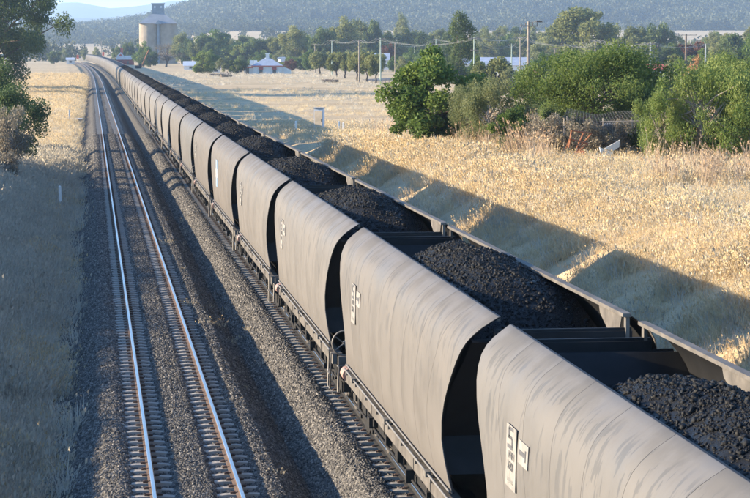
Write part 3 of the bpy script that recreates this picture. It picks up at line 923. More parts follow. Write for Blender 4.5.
PITCHL = 15.7
N_WAGON = 68
for i in range(N_WAGON):
    yc = 28.15 - HALF + PITCHL * i
    x = TRAIN_X + float(cx(yc)); hd = math.atan2(float(cx(yc + 2) - cx(yc - 2)), 4.0)
    tv = 1 + random.uniform(-.14, .08) * (0.5 if i < 2 else 1); wv = random.uniform(-.03, .03)
    w = make_wagon(i, (tv + wv, tv, tv - wv, 1))
    w.location = (x, yc, 0); w.rotation_euler = (0, 0, -hd)
    h = link('coal_heap', COAL[(i * 2 + 1) % 3] if i < 26 else COAL_FAR)
    flip = math.pi if (i // 4) % 2 else 0
    h.location = (x, yc, 0); h.rotation_euler = (0, 0, -hd + flip)
    if i == 0: a, b = 'beige grey coal wagon nearest the camera, cut off by the frame', 'heap of black coal in the nearest wagon, cut off by the frame'
    elif i == 4: a, b = 'fifth coal wagon from the foreground, with a pale blue panel on its side', 'heap of black coal in the fifth wagon from the foreground'
    elif i < 20: a, b = '%s coal wagon from the foreground, beige grey with curved side' % ORD[i], 'heap of black coal in the %s wagon from the foreground' % ORD[i]
    elif i < 45: a, b = 'narrow pale coal wagon, %s from the foreground' % ORD[i], 'dark coal load in the %s wagon from the foreground' % ORD[i]
    else: a, b = 'tiny hazy coal wagon near the far end, %s from the foreground' % ORD[i], 'tiny dark coal load near the far end, in the %s wagon' % ORD[i]
    tag(w, a, 'wagon', 'coal wagons of the train'); tag(h, b, 'coal heap', 'coal heaps in the wagons')

# ------------------------------------------------------------------ dry grass and weeds (stuff)
def tuft(seed, nb, h, spread, lean, w, mat, heads=0.0, tone_lo=0.0):
    rg = np.random.default_rng(seed)
    vs = []; fs = []; tone = []
    for b in range(nb):
        a = rg.uniform(0, 2 * math.pi); r = spread * math.sqrt(rg.random())
        bx_, by_ = r * math.cos(a), r * math.sin(a)
        la = a + rg.normal(0, .6); L = lean * rg.uniform(.2, 1.2); hh = h * rg.uniform(.55, 1.15)
        dx, dy = math.cos(la), math.sin(la); px_, py_ = -dy, dx
        ww = w * rg.uniform(.7, 1.3); base = len(vs)
        q = [(0, 1.0), (.5, .85), (1.0, .15)]
        for t_, wf in q:
            cx_ = bx_ + dx * L * hh * t_ ** 1.8; cy_ = by_ + dy * L * hh * t_ ** 1.8; z = hh * t_ * (1 - .25 * L * t_)
            vs.append((cx_ - px_ * ww * wf, cy_ - py_ * ww * wf, z)); vs.append((cx_ + px_ * ww * wf, cy_ + py_ * ww * wf, z))
        fs += [(base, base + 1, base + 3, base + 2), (base + 2, base + 3, base + 5, base + 4)]
        tv = rg.random(); tone += [tv] * 6
        if rg.random() < heads:
            base = len(vs); s_ = w * rg.uniform(2.0, 3.6); x0, y0, z0 = cx_, cy_, z
            for e in (-1, 1):
                vs += [(x0 - px_ * s_, y0 - py_ * s_, z0 - s_ * 2 * .2), (x0 + px_ * s_, y0 + py_ * s_, z0 + s_ * .6), (x0 + dx * s_, y0 + dy * s_, z0 + s_ * 4), (x0 - dx * s_, y0 - dy * s_, z0 + s_ * 2.2)]; tone += [min(1, tv + .3)] * 4
                fs += [(len(vs) - 4, len(vs) - 3, len(vs) - 2, len(vs) - 1)]
    return np_mesh('tuft', vs, fs, mat, False, {'tone': ('POINT', tone)})

straw_src = src_collection('straw_source', [tuft(60 + k, 34, .36, .26, .8, .0055, M['straw'], .35) for k in range(4)] + [tuft(70 + k, 44, .22, .30, 1.1, .006, M['straw'], .1) for k in range(3)] + [tuft(75 + k, 26, .34, .24, .7, .008, M['greygrass'], .3) for k in range(2)])
grey_src = src_collection('greygrass_source', [tuft(80 + k, 30, .46, .25, .7, .0075, M['greygrass'], .35) for k in range(4)] + [tuft(86 + k, 26, .42, .22, .6, .0075, M['greygrass'], .5) for k in range(2)])
weed_src = src_collection('weed_source', [tuft(90 + k, 16, 1.15, .22, .35, .011, M['weed'], .9) for k in range(4)] + [tuft(95, 22, .8, .3, .5, .01, M['straw'], .6)])

def grass_field(name, src, nsrc, x0, x1, y0, y1, n, label, cat, dens=None, hs=(.7, 1.3), ypow=1.0, far_grow=0.0, idxp=None):
    y = y0 + (y1 - y0) * rng.random(n) ** ypow
    x = rng.uniform(x0, x1, n) + cx(y)
    z = np.maximum(ground_z(x, y), np.where((x > -.7) & (x < 9) & (y < 300), ballast_z(x, y), -9))
    k = in_view(x, y, z, 150)
    if dens is not None: k &= rng.random(n) < dens(x, y)
    x, y, z = x[k], y[k], z[k]; m = len(x)
    s = rng.uniform(hs[0], hs[1], m) * (1 + far_grow * (y - y0) / (y1 - y0)) * (1 + .35 * fbm(x / 1.8, y / 1.8, 77))
    rot = np.stack([rng.normal(0, .12, m), rng.normal(0, .12, m), rng.uniform(0, 6.28, m)], -1)
    idx = rng.choice(nsrc, m, p=idxp) if idxp is not None else rng.integers(0, nsrc, m)
    return scatter(name, np.stack([x, y, z - .02], -1), rot, s, idx, src, label, cat)

def junk_clear(x, y):
    px, py, _ = project(x, y, ground_z(x, y))
    return 1 - ((px > 553) & (px < 648) & (py > 138) & (py < 186)) * 1.0
def clump(x, y, sc=2.2, seed=91, lo=-.25, hi=.25): return sstep(lo, hi, fbm(x / sc, y / sc, seed))
grass_field('dry_grass', straw_src, 9, 9.8, 17.5, 38, 130, 85000, 'straw coloured dry grass on the sunlit bank right of the train', 'grass',
            lambda x, y: (.10 + .90 * clump(x, y)) * (.16 + .84 * sstep(13.2, 14.9, x)), (.5, 1.1), 1.3, .5)
grass_field('dry_grass', straw_src, 9, 16, 60, 60, 230, 130000, 'straw coloured dry grass on the flat top above the right bank', 'grass',
            lambda x, y: (.14 + .86 * clump(x, y, 3.2)) * (.25 + .75 * (1 - sstep(120, 200, y))), (.7, 1.25), 1.0, .5)
grass_field('paddock_grass', straw_src, 9, 11, 110, 130, 420, 26000, 'short dry grass tufts dotted over the flat paddock', 'grass',
            lambda x, y: clump(x, y, 6, 93, -.1, .4), (.5, 1.0), 1.4, .9)
grass_field('weedy_grass', grey_src, 6, -9, -0.45, 30, 172, 42000, 'grey green grass on the shaded bank left of the tracks', 'grass',
            lambda x, y: (.18 + .82 * clump(x, y, 1.6, 95)) * (1 - .93 * sstep(-1.5, -.7, x + .5 * fbm(x, y / 2, 99))), (.6, 1.25), 1.35, .4)
grass_field('verge_grass', straw_src, 9, -2.6, -0.7, 30, 165, 5200, 'pale straw tufts along the left edge of the ballast', 'grass',
            lambda x, y: clump(x, y, 2.4, 141, .0, .3), (.7, 1.4), 1.3, .3)
grass_field('dry_grass', straw_src, 9, -16, -1.1, 160, 620, 34000, 'sunlit pale dry grass left of the tracks beyond the bush', 'grass',
            lambda x, y: .4 + .6 * clump(x, y, 3, 97), (.7, 1.35), 1.3, 1.2)
grass_field('ballast_weeds', straw_src, 9, 2.9, 4.6, 38, 120, 26, 'sparse dry weeds growing in the ballast between the two tracks', 'weeds', None, (.3, .7), 1.2)
grass_field('tall_weeds', weed_src, 5, 16.5, 60, 72, 175, 26000, 'tall reddish brown dry weeds along the foot of the trees', 'weeds',
            lambda x, y: clump(x, y, 5, 101, -.05, .3) * sstep(16.5, 20, x) * (1 - sstep(118, 150, y)) * junk_clear(x, y), (.5, 1.1), 1.0, .2)

n = 5200
ly = 330 + 420 * rng.random(n); lx = rng.uniform(8, 140, n) + cx(ly)
lz = ground_z(lx, ly); px, py, _q = project(lx, ly, lz)
kk = (px > 150) & (px < 500) & (rng.random(n) < (clump(lx, ly / 2.5, 9, 131, .0, .3) * .8 + .9 * sstep(74.0, 75.0, py) * (1 - sstep(77.5, 79.5, py)) * (px < 345)))
lx, ly, lz = lx[kk], ly[kk], lz[kk]; m = len(lx)
scatter('paddock_scrub', np.stack([lx, ly, lz - .05], -1), np.stack([np.zeros(m), np.zeros(m), rng.uniform(0, 6.28, m)], -1), rng.uniform(1.3, 3.2, m) * np.array([[1.3], [1.3], [.8]]).T if False else np.stack([rng.uniform(1.6, 4, m), rng.uniform(1.6, 4, m), rng.uniform(.9, 1.9, m)], -1), rng.integers(0, 6, m), grey_src,
        'low dry scrub and rank grass in the far paddock before the house', 'scrub')

# ------------------------------------------------------------------ trees
def rot_leaves(rg, n, length, width, droop=0.0):
    d = rg.normal(size=(n, 3)); d[:, 2] -= droop; d /= np.linalg.norm(d, axis=1, keepdims=True)
    e = rg.normal(size=(n, 3)); e -= d * (e * d).sum(1, keepdims=True); e /= np.linalg.norm(e, axis=1, keepdims=True)
    L = length * rg.uniform(.6, 1.3, (n, 1)); W = width * rg.uniform(.6, 1.3, (n, 1))
    return np.stack([-d * L * .5, e * W * .5, d * L * .5, -e * W * .5], 1)

def crown_mesh(name, seed, rx, rz, zc, n_clump, clump_r, n_leaf, leaf, lw, mat, shape='round', droop=0.0, flat=0.75):
    """leaf clumps spread through the crown's volume; returns mesh and clump centres"""
    rg = np.random.default_rng(seed)
    cen = []
    while len(cen) < n_clump:
        p = rg.normal(size=3); p /= np.linalg.norm(p); rad = rg.uniform(.35, 1.0) ** .6
        q = p * rad
        if shape == 'umbrella' and q[2] < -.35: continue
        if shape == 'tall': q[:2] *= (1 - .35 * max(0, q[2]))
        if shape == 'cone': q[:2] *= (1 - .75 * (q[2] + 1) / 2)
        wob = 1 + .28 * math.sin(3 * math.atan2(p[1], p[0]) + seed) * rg.uniform(.3, 1)
        cen.append((q[0] * rx * wob, q[1] * rx * wob, zc + q[2] * rz))
    cen = np.array(cen)
    crad = clump_r * rg.uniform(.55, 1.35, n_clump)
    ci = rg.choice(n_clump, n_leaf, p=crad ** 2 / (crad ** 2).sum())
    d = rg.normal(size=(n_leaf, 3)); d /= np.linalg.norm(d, axis=1, keepdims=True)
    d[:, 2] *= flat
    pos = cen[ci] + d * (crad[ci] * rg.random(n_leaf) ** .45)[:, None]
    pos[:, 2] -= droop * rg.random(n_leaf) ** 2 * crad[ci] * 1.6
    # long sprays that break the outline
    q = rot_leaves(rg, n_leaf, leaf, lw, droop) + pos[:, None, :]
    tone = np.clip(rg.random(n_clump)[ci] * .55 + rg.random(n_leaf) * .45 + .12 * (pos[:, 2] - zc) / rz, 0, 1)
    f = np.arange(n_leaf * 4).reshape(-1, 4)
    return np_mesh(name, q.reshape(-1, 3), f, mat, False, {'tone': ('FACE', tone)}), cen

def trunk_mesh(seed, h, r, cen, mat, n_limb=9, multi=1, lean=0.0):
    rg = random.Random(seed)
    mb = MB()
    for s in range(multi):
        ox = rg.uniform(-.25, .25) * (multi > 1); oy = rg.uniform(-.25, .25) * (multi > 1)
        pts = [(ox, oy, -0.4)]; x, y = ox, oy
        for k in range(1, 6):
            x += rg.uniform(-.06, .06) * h + lean * h * .1 + ox * .3; y += rg.uniform(-.06, .06) * h + oy * .3; pts.append((x, y, h * k / 5))
        mb.tube(pts, [r * (1.25 if k == 0 else 1 - .13 * k) for k in range(6)], 8)
        lo = sorted(range(len(cen)), key=lambda i: rg.random())[:n_limb]
        for i in lo:
            k = rg.choice([2, 3, 4, 5]); p0 = Vector(pts[k]); p1 = Vector(cen[i])
            mid = p0.lerp(p1, .5) + Vector((rg.uniform(-.1, .1), rg.uniform(-.1, .1), rg.uniform(.0, .12))) * h
            mb.tube([p0, mid, p1], [r * .45, r * .28, r * .08], 6)
    return mb.mesh('trunk', mat)

KINDS = {}
def kind(name, seed, rx, rz, zc, n_clump, clump_r, n_leaf, leaf, lw, mat, bark, th, tr, shape='round', droop=0.0, flat=.75, variants=2, multi=1, limbs=9):
    out = []
    for v in range(variants):
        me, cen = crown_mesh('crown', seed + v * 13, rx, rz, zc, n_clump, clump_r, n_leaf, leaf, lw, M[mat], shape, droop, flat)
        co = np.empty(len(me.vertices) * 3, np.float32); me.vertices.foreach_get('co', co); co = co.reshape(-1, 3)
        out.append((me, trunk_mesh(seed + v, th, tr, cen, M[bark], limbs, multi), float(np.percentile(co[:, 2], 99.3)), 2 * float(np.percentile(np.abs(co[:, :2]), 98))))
    KINDS[name] = out
# near kinds
kind('feather', 201, 3.3, 1.7, 2.35, 90, .70, 46000, .125, .045, 'leaf_feather', 'bark', 2.2, .16, 'umbrella', .35, .6, 1, 2, 16)
kind('broad', 211, 2.4, 2.4, 2.55, 60, .62, 22000, .20, .12, 'leaf_broad', 'bark', 2.6, .13, 'round', .2, .8, 1, 2, 12)
kind('willowy', 221, 1.6, 1.8, 2.3, 34, .50, 11000, .15, .05, 'leaf_grey', 'bark_pale', 2.0, .07, 'round', .5, .9, 2, 3, 12)
kind('shrub', 231, 1.0, 1.1, 1.15, 26, .36, 9000, .13, .06, 'leaf_feather', 'bark', .9, .05, 'round', .1, .9, 1, 3, 10)
kind('pepper', 241, 2.9, 2.3, 2.4, 60, .60, 20000, .18, .06, 'leaf_yellow', 'bark_pale', 2.4, .10, 'round', .6, .8, 2, 3, 18)
kind('bush', 251, 1.8, 1.7, 1.8, 34, .50, 11000, .14, .07, 'leaf_dark', 'bark', 1.2, .06, 'round', .2, .8, 1, 3, 10)
kind('scrub', 255, 1.4, 1.2, 1.3, 26, .42, 6000, .14, .05, 'leaf_dry', 'bark_pale', 1.0, .04, 'round', .0, .9, 1, 4, 14)
kind('bigtree', 261, 8.2, 6.6, 8.2, 110, 1.2, 52000, .30, .14, 'leaf_dark', 'bark', 6.5, .38, 'round', .5, .7, 1, 1, 20)
kind('orange', 265, 1.0, 1.0, 3.4, 12, .4, 1200, .18, .08, 'leaf_orange', 'bark_pale', 2.8, .05, 'round', .3, .8, 1, 1, 8)
# town kinds
kind('gum', 271, 4.4, 4.8, 5.6, 60, 1.2, 9500, .55, .28, 'leaf_euc', 'bark_pale', 5.0, .28, 'round', .4, .8, 3, 1, 9)
kind('tallgum', 281, 3.8, 6.6, 8.0, 64, 1.3, 9500, .55, .28, 'leaf_euc', 'bark_pale', 7.0, .32, 'tall', .4, .8, 2, 1, 9)
kind('darktree', 291, 3.6, 3.3, 3.7, 44, 1.1, 7500, .5, .26, 'leaf_dark', 'bark', 3.2, .22, 'round', .2, .8, 2, 1, 8)
kind('conifer', 301, 3.4, 7.4, 8.0, 80, 1.1, 12000, .45, .2, 'leaf_dark', 'bark', 8.0, .3, 'tall', .5, 1.0, 1, 1, 8)
kind('greentree', 311, 3.6, 3.3, 3.7, 44, 1.1, 7500, .5, .26, 'leaf_broad', 'bark', 3.2, .22, 'round', .2, .8, 2, 1, 8)
kind('yellowtree', 321, 3.6, 3.3, 3.6, 42, 1.1, 7500, .5, .26, 'leaf_yellow', 'bark', 3.0, .22, 'round', .2, .8, 1, 1, 8)
kind('greytree', 331, 3.6, 3.4, 3.8, 42, 1.1, 6500, .5, .22, 'leaf_grey', 'bark_pale', 3.4, .2, 'round', .2, .8, 2, 1, 12)
kind('streettree', 341, 2.8, 2.1, 3.7, 34, .9, 6500, .42, .24, 'leaf_euc', 'bark_dark', 2.8, .30, 'round', .1, .8, 2, 1, 8)
kind('redtree', 351, 3.6, 3.0, 3.6, 38, 1.1, 6000, .5, .26, 'leaf_red', 'bark', 3.0, .22, 'round', .2, .8, 1, 1, 8)
kind('baretree', 361, 3.2, 2.6, 4.4, 30, 1.0, 1500, .5, .10, 'leaf_dry', 'bark', 3.2, .24, 'round', .0, .8, 1, 1, 24)

TREE_NAMES = {'feather': 'feathery_tree', 'broad': 'broadleaf_tree', 'willowy': 'grey_shrub', 'shrub': 'round_shrub', 'pepper': 'pepper_tree', 'bush': 'dense_bush', 'scrub': 'dry_scrub', 'bigtree': 'gum_tree', 'orange': 'dead_branch_tree', 'gum': 'gum_tree', 'tallgum': 'tall_gum_tree', 'darktree': 'dark_tree', 'conifer': 'tall_dark_tree', 'greentree': 'green_tree', 'yellowtree': 'yellow_green_tree', 'greytree': 'grey_tree', 'streettree': 'street_tree', 'redtree': 'red_leaved_tree', 'baretree': 'bare_tree'}
def tree(kd, loc, height, width, label, group=None, variant=None, rz=None):
    vs = KINDS[kd]; me, tm, H, W = vs[(variant if variant is not None else random.randrange(len(vs))) % len(vs)]
    o = empty(TREE_NAMES[kd], loc, random.uniform(0, 6.28) if rz is None else rz)
    link('crown', me, o); link('trunk', tm, o)
    o.scale = (width / W, width / W, height / H)
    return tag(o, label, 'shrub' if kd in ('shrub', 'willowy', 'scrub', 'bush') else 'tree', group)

def tree_px(kd, x, top, base, w, label, group=None, variant=None, ground=None):
    X, Y, Z = hit(x, base) if ground is None else (*at_y(x, base, ground)[:2], None)
    if Z is None: Z = float(ground_z(X, Y))
    _, _, zc = project(X, Y, Z)
    k = float(zc) / F_PX
    pz = project(X, Y, Z)[1]
    return tree(kd, (X, Y, Z), (float(pz) - top) * k * 1.04, w * k * 1.06, label, group, variant)

# near trees and shrubs on the right
G_N = 'trees and shrubs above the right bank'
tree_px('broad', 435, 57, 146, 84, 'dark and bright green leafy tree at the edge of the open paddock', G_N)
tree_px('willowy', 490, 82, 149, 48, 'grey green loose shrub right of the dark leafy tree', G_N, 0)
tree_px('willowy', 469, 86, 148, 34, 'small grey green shrub tucked against the dark leafy tree', G_N, 1)
tree_px('shrub', 512, 110, 155, 36, 'small bright green round shrub below the tall timber pole', G_N)
tree_px('feather', 598, 52, 146, 138, 'wide bright green feathery domed tree behind the junk shelter', G_N)
tree_px('pepper', 702, 66, 162, 96, 'yellow green drooping tree right of the junk shelter', G_N, 0)
tree_px('pepper', 750, 72, 160, 86, 'yellow green drooping tree cut off by the right edge', G_N, 1)
tree_px('pepper', 662, 96, 162, 54, 'low yellow green bush just right of the netting', G_N, 1)
tree_px('feather', 735, 60, 132, 90, 'bright green feathery tree behind the yellow green ones at the right', G_N)
tree_px('greytree', 668, 62, 122, 66, 'grey green spreading tree behind the yellow green bush', G_N, 0)
tree_px('orange', 695, 60, 128, 26, 'thin tree with dead orange leaves among the green ones', G_N)
tree_px('scrub', 548, 116, 158, 46, 'dry grey brown scrub left of the rusty frame', G_N)
tree_px('pepper', 556, 98, 140, 40, 'yellow flowering scrub left of the wide feathery tree', G_N, 0)
tree_px('scrub', 582, 122, 158, 44, 'tangle of dry branches inside the junk shelter', G_N)
tree_px('scrub', 612, 122, 158, 48, 'tangle of dry branches under the netting', G_N)
tree_px('shrub', 640, 120, 156, 28, 'small green shrub at the right end of the netting', G_N)
tree_px('bush', 573, 104, 144, 44, 'dark bush behind the left end of the junk shelter', G_N)
tree_px('bush', 620, 100, 144, 58, 'dark bush close behind the netting', G_N)
tree_px('bush', 652, 96, 146, 50, 'dark bush between the netting and the yellow green tree', G_N)
tree_px('greytree', 532, 90, 130, 40, 'grey green bush at the foot of the tall timber pole', G_N)
tree_px('bush', 556, 92, 134, 38, 'dark bush between the timber pole and the feathery tree', G_N)
tree_px('greentree', 645, 74, 128, 56, 'green tree filling the gap right of the feathery tree', G_N)
tree_px('greytree', 478, 78, 122, 40, 'grey green tree behind the loose grey shrub', G_N)
# left side
tree('bigtree', (-17.6, 380, float(ground_z(-17.6, 380))), 22.4, 23.6, 'big dark gum tree hanging into the upper left corner', None, 0, 0.4)
tree('bigtree', (-27, 420, float(ground_z(-27, 420))), 19.0, 21.0, 'second dark gum tree at the left edge behind the big one', None, 0, 2.4)
tree('bush', (-5.0, 142, float(ground_z(-5.0, 142))), 4.9, 4.6, 'dense dark bush at the end of the left bank', None, 0, .3)
tree('scrub', (-4.9, 133, float(ground_z(-4.9, 133))), 3.6, 2.6, 'dry grey scrub in front of the dark bush on the left bank', None, 0)
tree('bush', (-6.9, 168, float(ground_z(-6.9, 168))), 6.6, 5.2, 'tall dark bush under the big gum at the left edge', None, 0, 1.0)
tree('bush', (-7.2, 127, float(ground_z(-7.2, 127))), 3.6, 3.6, 'dark bush at the left edge beside the dry scrub', None, 0, 2.0)
tree('scrub', (-4.5, 119, float(ground_z(-4.5, 119))), 1.6, 1.5, 'small dry shrub on the left bank nearer than the dark bushes', None, 0)

# town and paddock trees: kind, column, top row, base row, width, words
TOWN = [
 ('greentree', 143, 44, 66.5, 16, 'green tree between the red station and the grain silo'),
 ('darktree', 128, 44, 63.6, 12, 'dark tree just behind the red station'),
 ('baretree', 166, 45, 67, 28, 'grey half bare tree in front of the grain silo'),
 ('darktree', 150, 52, 67, 16, 'dark low tree left of the bare tree at the silo foot'),
 ('darktree', 187, 41, 65, 17, 'dark round tree right of the grain silo'),
 ('gum', 200, 43, 66, 20, 'gum tree second to the right of the grain silo'),
 ('darktree', 211, 44, 66.5, 18, 'dark tree behind the bright bush left of the white house'),
 ('yellowtree', 203, 53, 74, 19, 'bright yellow green bush left of the white house'),
 ('greentree', 210, 52, 73, 17, 'bright green bush beside the yellow green one'),
 ('gum', 226, 41, 65, 24, 'grey green gum behind the olive bush'),
 ('greytree', 223, 59, 73, 14, 'small olive bush between the bright and the dark bush'),
 ('darktree', 237, 60, 74, 17, 'very dark round bush at the left wall of the white house'),
 ('yellowtree', 239, 44, 66, 28, 'broad yellow green tree behind the dark round bush'),
 ('darktree', 257, 40, 66, 22, 'dark tree behind the left wing of the white house'),
 ('greentree', 262, 52, 67.5, 20, 'green tree just behind the roof of the white house'),
 ('gum', 278, 39, 66, 24, 'grey green gum behind the chimney of the white house'),
 ('tallgum', 294, 29, 67, 24, 'tall loose gum behind the right end of the white house'),
 ('yellowtree', 304, 37, 67, 18, 'light green tree right of the white house'),
 ('redtree', 291, 60, 70.5, 12, 'small red brown bush at the right end of the white house'),
 ('darktree', 325, 31, 68, 26, 'dark spreading tree behind the street trees'),
 ('gum', 312, 44, 67, 20, 'gum tree between the light green and the dark spreading tree'),
 ('streettree', 320, 53, 74, 22, 'first street tree from the white house, with dark trunk'),
 ('streettree', 337, 54, 78, 18, 'second street tree from the white house, with dark trunk'),
 ('streettree', 345, 54, 78.5, 16, 'third street tree from the white house, with dark trunk'),
 ('streettree', 357, 53, 81, 19, 'fourth street tree from the white house, with dark trunk'),
 ('streettree', 367, 54, 82, 17, 'fifth street tree from the white house, with dark trunk'),
 ('streettree', 376, 55, 83, 17, 'sixth street tree from the white house, beside the pale green pole'),
 ('tallgum', 345, 21, 67, 25, 'very tall gum behind the second street tree'),
 ('tallgum', 359, 23, 66, 27, 'broad tall gum behind the fourth street tree'),
 ('darktree', 373, 24, 66, 20, 'tall dark tree behind the sixth street tree'),
 ('gum', 392, 34, 67, 24, 'gum tree behind the road at the paddock corner'),
 ('redtree', 387, 46, 69, 15, 'brownish leaved tree behind the paddock corner'),
 ('gum', 407, 31, 66, 22, 'gum tree between two far poles behind the road'),
 ('greytree', 403, 58, 76, 17, 'pale green bush beside the road at the paddock corner'),
 ('darktree', 421, 35, 67, 20, 'dark tree above the leafy paddock tree'),
 ('greentree', 423, 54, 72, 18, 'green tree directly above the leafy paddock tree'),
 ('gum', 438, 32, 66, 21, 'gum tree behind the far pole above the leafy tree'),
 ('tallgum', 402, 17, 62, 14, 'thin tall gum standing above the others behind the road'),
 ('conifer', 460, 17, 88, 28, 'very tall dark dense tree beside a pale green pole'),
 ('darktree', 449, 34, 70, 18, 'dark tree left of the very tall dense tree'),
 ('gum', 481, 30, 64, 20, 'gum tree behind the left end of the blue roofed shed'),
 ('gum', 498, 29, 63, 24, 'gum tree behind the middle of the blue roofed shed'),
 ('darktree', 515, 30, 63, 22, 'dark tree behind the right end of the blue roofed shed'),
 ('gum', 531, 28, 63, 20, 'gum tree behind the top of the tall timber pole'),
 ('streettree', 494, 60, 97, 34, 'round olive green tree in front of the blue roofed shed'),
 ('greytree', 541, 45, 75, 24, 'grey green tree right of the tall timber pole'),
 ('gum', 547, 31, 66, 20, 'gum tree left of the huge spreading gum'),
 ('greentree', 530, 66, 92, 26, 'green tree at the foot of the tall timber pole'),
 ('greytree', 561, 56, 88, 34, 'grey green tree left above the wide feathery tree'),
 ('gum', 585, 13, 72, 60, 'huge spreading gum above the wide feathery tree'),
 ('greytree', 618, 42, 76, 28, 'grey green tree at the right foot of the huge gum'),
 ('gum', 636, 30, 70, 28, 'grey gum right of the huge spreading gum'),
 ('darktree', 658, 27, 68, 26, 'dark tree behind the white topped pole on the right'),
 ('gum', 676, 38, 68, 22, 'gum tree left of the red leaved tree'),
 ('redtree', 692, 45, 76, 36, 'dark red leaved tree above the yellow green trees'),
 ('gum', 714, 35, 68, 18, 'gum tree right of the red leaved tree'),
 ('darktree', 735, 37, 74, 32, 'dark green tree near the right edge'),
 ('greentree', 752, 40, 84, 30, 'green tree cut off by the right edge of the view'),
 ('greytree', 720, 48, 84, 26, 'grey green tree in front of the dark tree at the right'),
 ('darktree', 117, 48, 62.6, 12, 'dark tree left behind the red station roof'),
 ('gum', 247, 38, 63.5, 24, 'far gum in the tree line behind the yellow green tree'),
 ('gum', 270, 41, 63.5, 22, 'far gum in the tree line above the roof of the white house'),
 ('greytree', 284, 50, 68, 18, 'grey bush right behind the white house'),
 ('greentree', 310, 52, 71, 16, 'green bush right of the white car'),
 ('gum', 334, 38, 65, 22, 'far gum behind the dark spreading tree'),
 ('greytree', 349, 52, 70, 22, 'grey green bush behind the third street tree'),
 ('darktree', 384, 46, 68, 18, 'dark tree behind the pale green pole at the street trees'),
 ('greentree', 413, 50, 70, 18, 'green tree behind the third pole from the street trees'),
 ('gum', 428, 40, 65, 20, 'far gum between the poles above the leafy tree'),
 ('darktree', 441, 48, 73, 20, 'dark bush just above the crown of the leafy tree'),
 ('darktree', 452, 58, 84, 22, 'dark bush at the foot of the very tall dense tree'),
 ('greentree', 475, 58, 86, 18, 'green bush right of the very tall dense tree'),
 ('gum', 489, 36, 66, 22, 'gum close behind the blue roofed shed'),
 ('greentree', 507, 37, 66, 22, 'green tree close behind the blue roofed shed'),
 ('gum', 523, 36, 66, 22, 'gum close behind the right part of the blue roofed shed'),
 ('greytree', 512, 70, 98, 30, 'grey green bush right of the round olive tree'),
 ('greentree', 545, 56, 84, 28, 'green bush between the timber pole and the short pole'),
 ('gum', 562, 32, 68, 34, 'left limb gum beside the huge spreading gum'),
 ('gum', 606, 28, 70, 34, 'right hand gum beside the huge spreading gum'),
 ('greytree', 600, 44, 76, 34, 'grey bush under the huge spreading gum'),
 ('greytree', 640, 46, 76, 28, 'grey bush under the grey gum on the right'),
 ('darktree', 672, 46, 76, 26, 'dark bush left of the red leaved tree'),
 ('greentree', 706, 52, 80, 26, 'green bush right of the red leaved tree'),
 ('gum', 728, 36, 70, 24, 'gum left behind the dark tree near the right edge'),
 ('gum', 748, 30, 70, 22, 'gum at the right edge behind the dark tree'),
 ('gum', 97, 48, 60.5, 7, 'small tree beyond the far end of the train'),
 ('gum', 84, 50, 60.5, 8, 'small tree left of the far end of the train'),
 ('greytree', 63, 50, 62, 11, 'pale bush left of the small white hut'),
 ('darktree', 54, 52, 64, 13, 'dark bush beside the big gum at the far left'),
]
for kd, x, tp, bs, w, lab in TOWN:
    tree_px(kd, x, tp, bs, w, lab, 'trees in the town and along the road')

rb = random.Random(12)
for i in range(34):
    x = 182 + i * 17.2 + rb.uniform(-5, 5); kd = rb.choice(['gum', 'gum', 'greytree', 'darktree', 'greentree', 'tallgum'])
    tp = rb.uniform(33, 45) - (4 if kd == 'tallgum' else 0)
    tree_px(kd, x, tp, rb.uniform(63.2, 66.5), rb.uniform(18, 28), 'background tree in the belt behind the town, %s from the left' % ORD[i], 'tree belt behind the town')

for i in range(14):
    x = 292 + i * 12.6 + rb.uniform(-3, 3); kd = rb.choice(['greytree', 'greentree', 'darktree', 'yellowtree'])
    tree_px(kd, x, rb.uniform(54, 60), rb.uniform(69.5, 72.5), rb.uniform(15, 21), 'low bush in the line right of the white house, %s from the house' % ORD[i], 'low bushes behind the street trees')

# wood on the hills: far too many to count
def far_crown(seed, n):
    rg = np.random.default_rng(seed)
    cen = rg.normal(size=(9, 3)) * np.array([.32, .32, .26]) + np.array([0, 0, .62])
    ci = rg.integers(0, 9, n); d = rg.normal(size=(n, 3)) * .17
    q = rot_leaves(rg, n, .24, .19) + (cen[ci] + d)[:, None, :]
    return np_mesh('far_crown', q.reshape(-1, 3), np.arange(n * 4).reshape(-1, 4), M['leaf_hill'], False, {'tone': ('FACE', rg.random(n))})
far_src = src_collection('far_tree_source', [far_crown(400 + k, 170) for k in range(5)])
n = 70000
hx = rng.uniform(-500, 1500, n); hy = rng.uniform(2600, 4300, n)
hz = hill_fn(hx, hy)
px, py, zc_ = project(hx, hy, hz)
k = (px > -40) & (px < 790) & (py > -70)
cov = sstep(-.30, .10, 1.25 * fbm(hx / 150, hy / 190, 61) + 1.6 * (hy - 2600) / 800 - .42)
k &= rng.random(n) < cov
hx, hy, hz = hx[k], hy[k], hz[k]; m = len(hx)
s = rng.uniform(8, 15, m)
scatter('hillside_wood', np.stack([hx, hy, hz - .5], -1), np.stack([np.zeros(m), np.zeros(m), rng.uniform(0, 6.28, m)], -1), np.stack([s * 1.0, s * 1.0, s * rng.uniform(.9, 1.3, m)], -1), rng.integers(0, 5, m), far_src,
        'grey green gum forest covering the hills behind the town', 'forest')
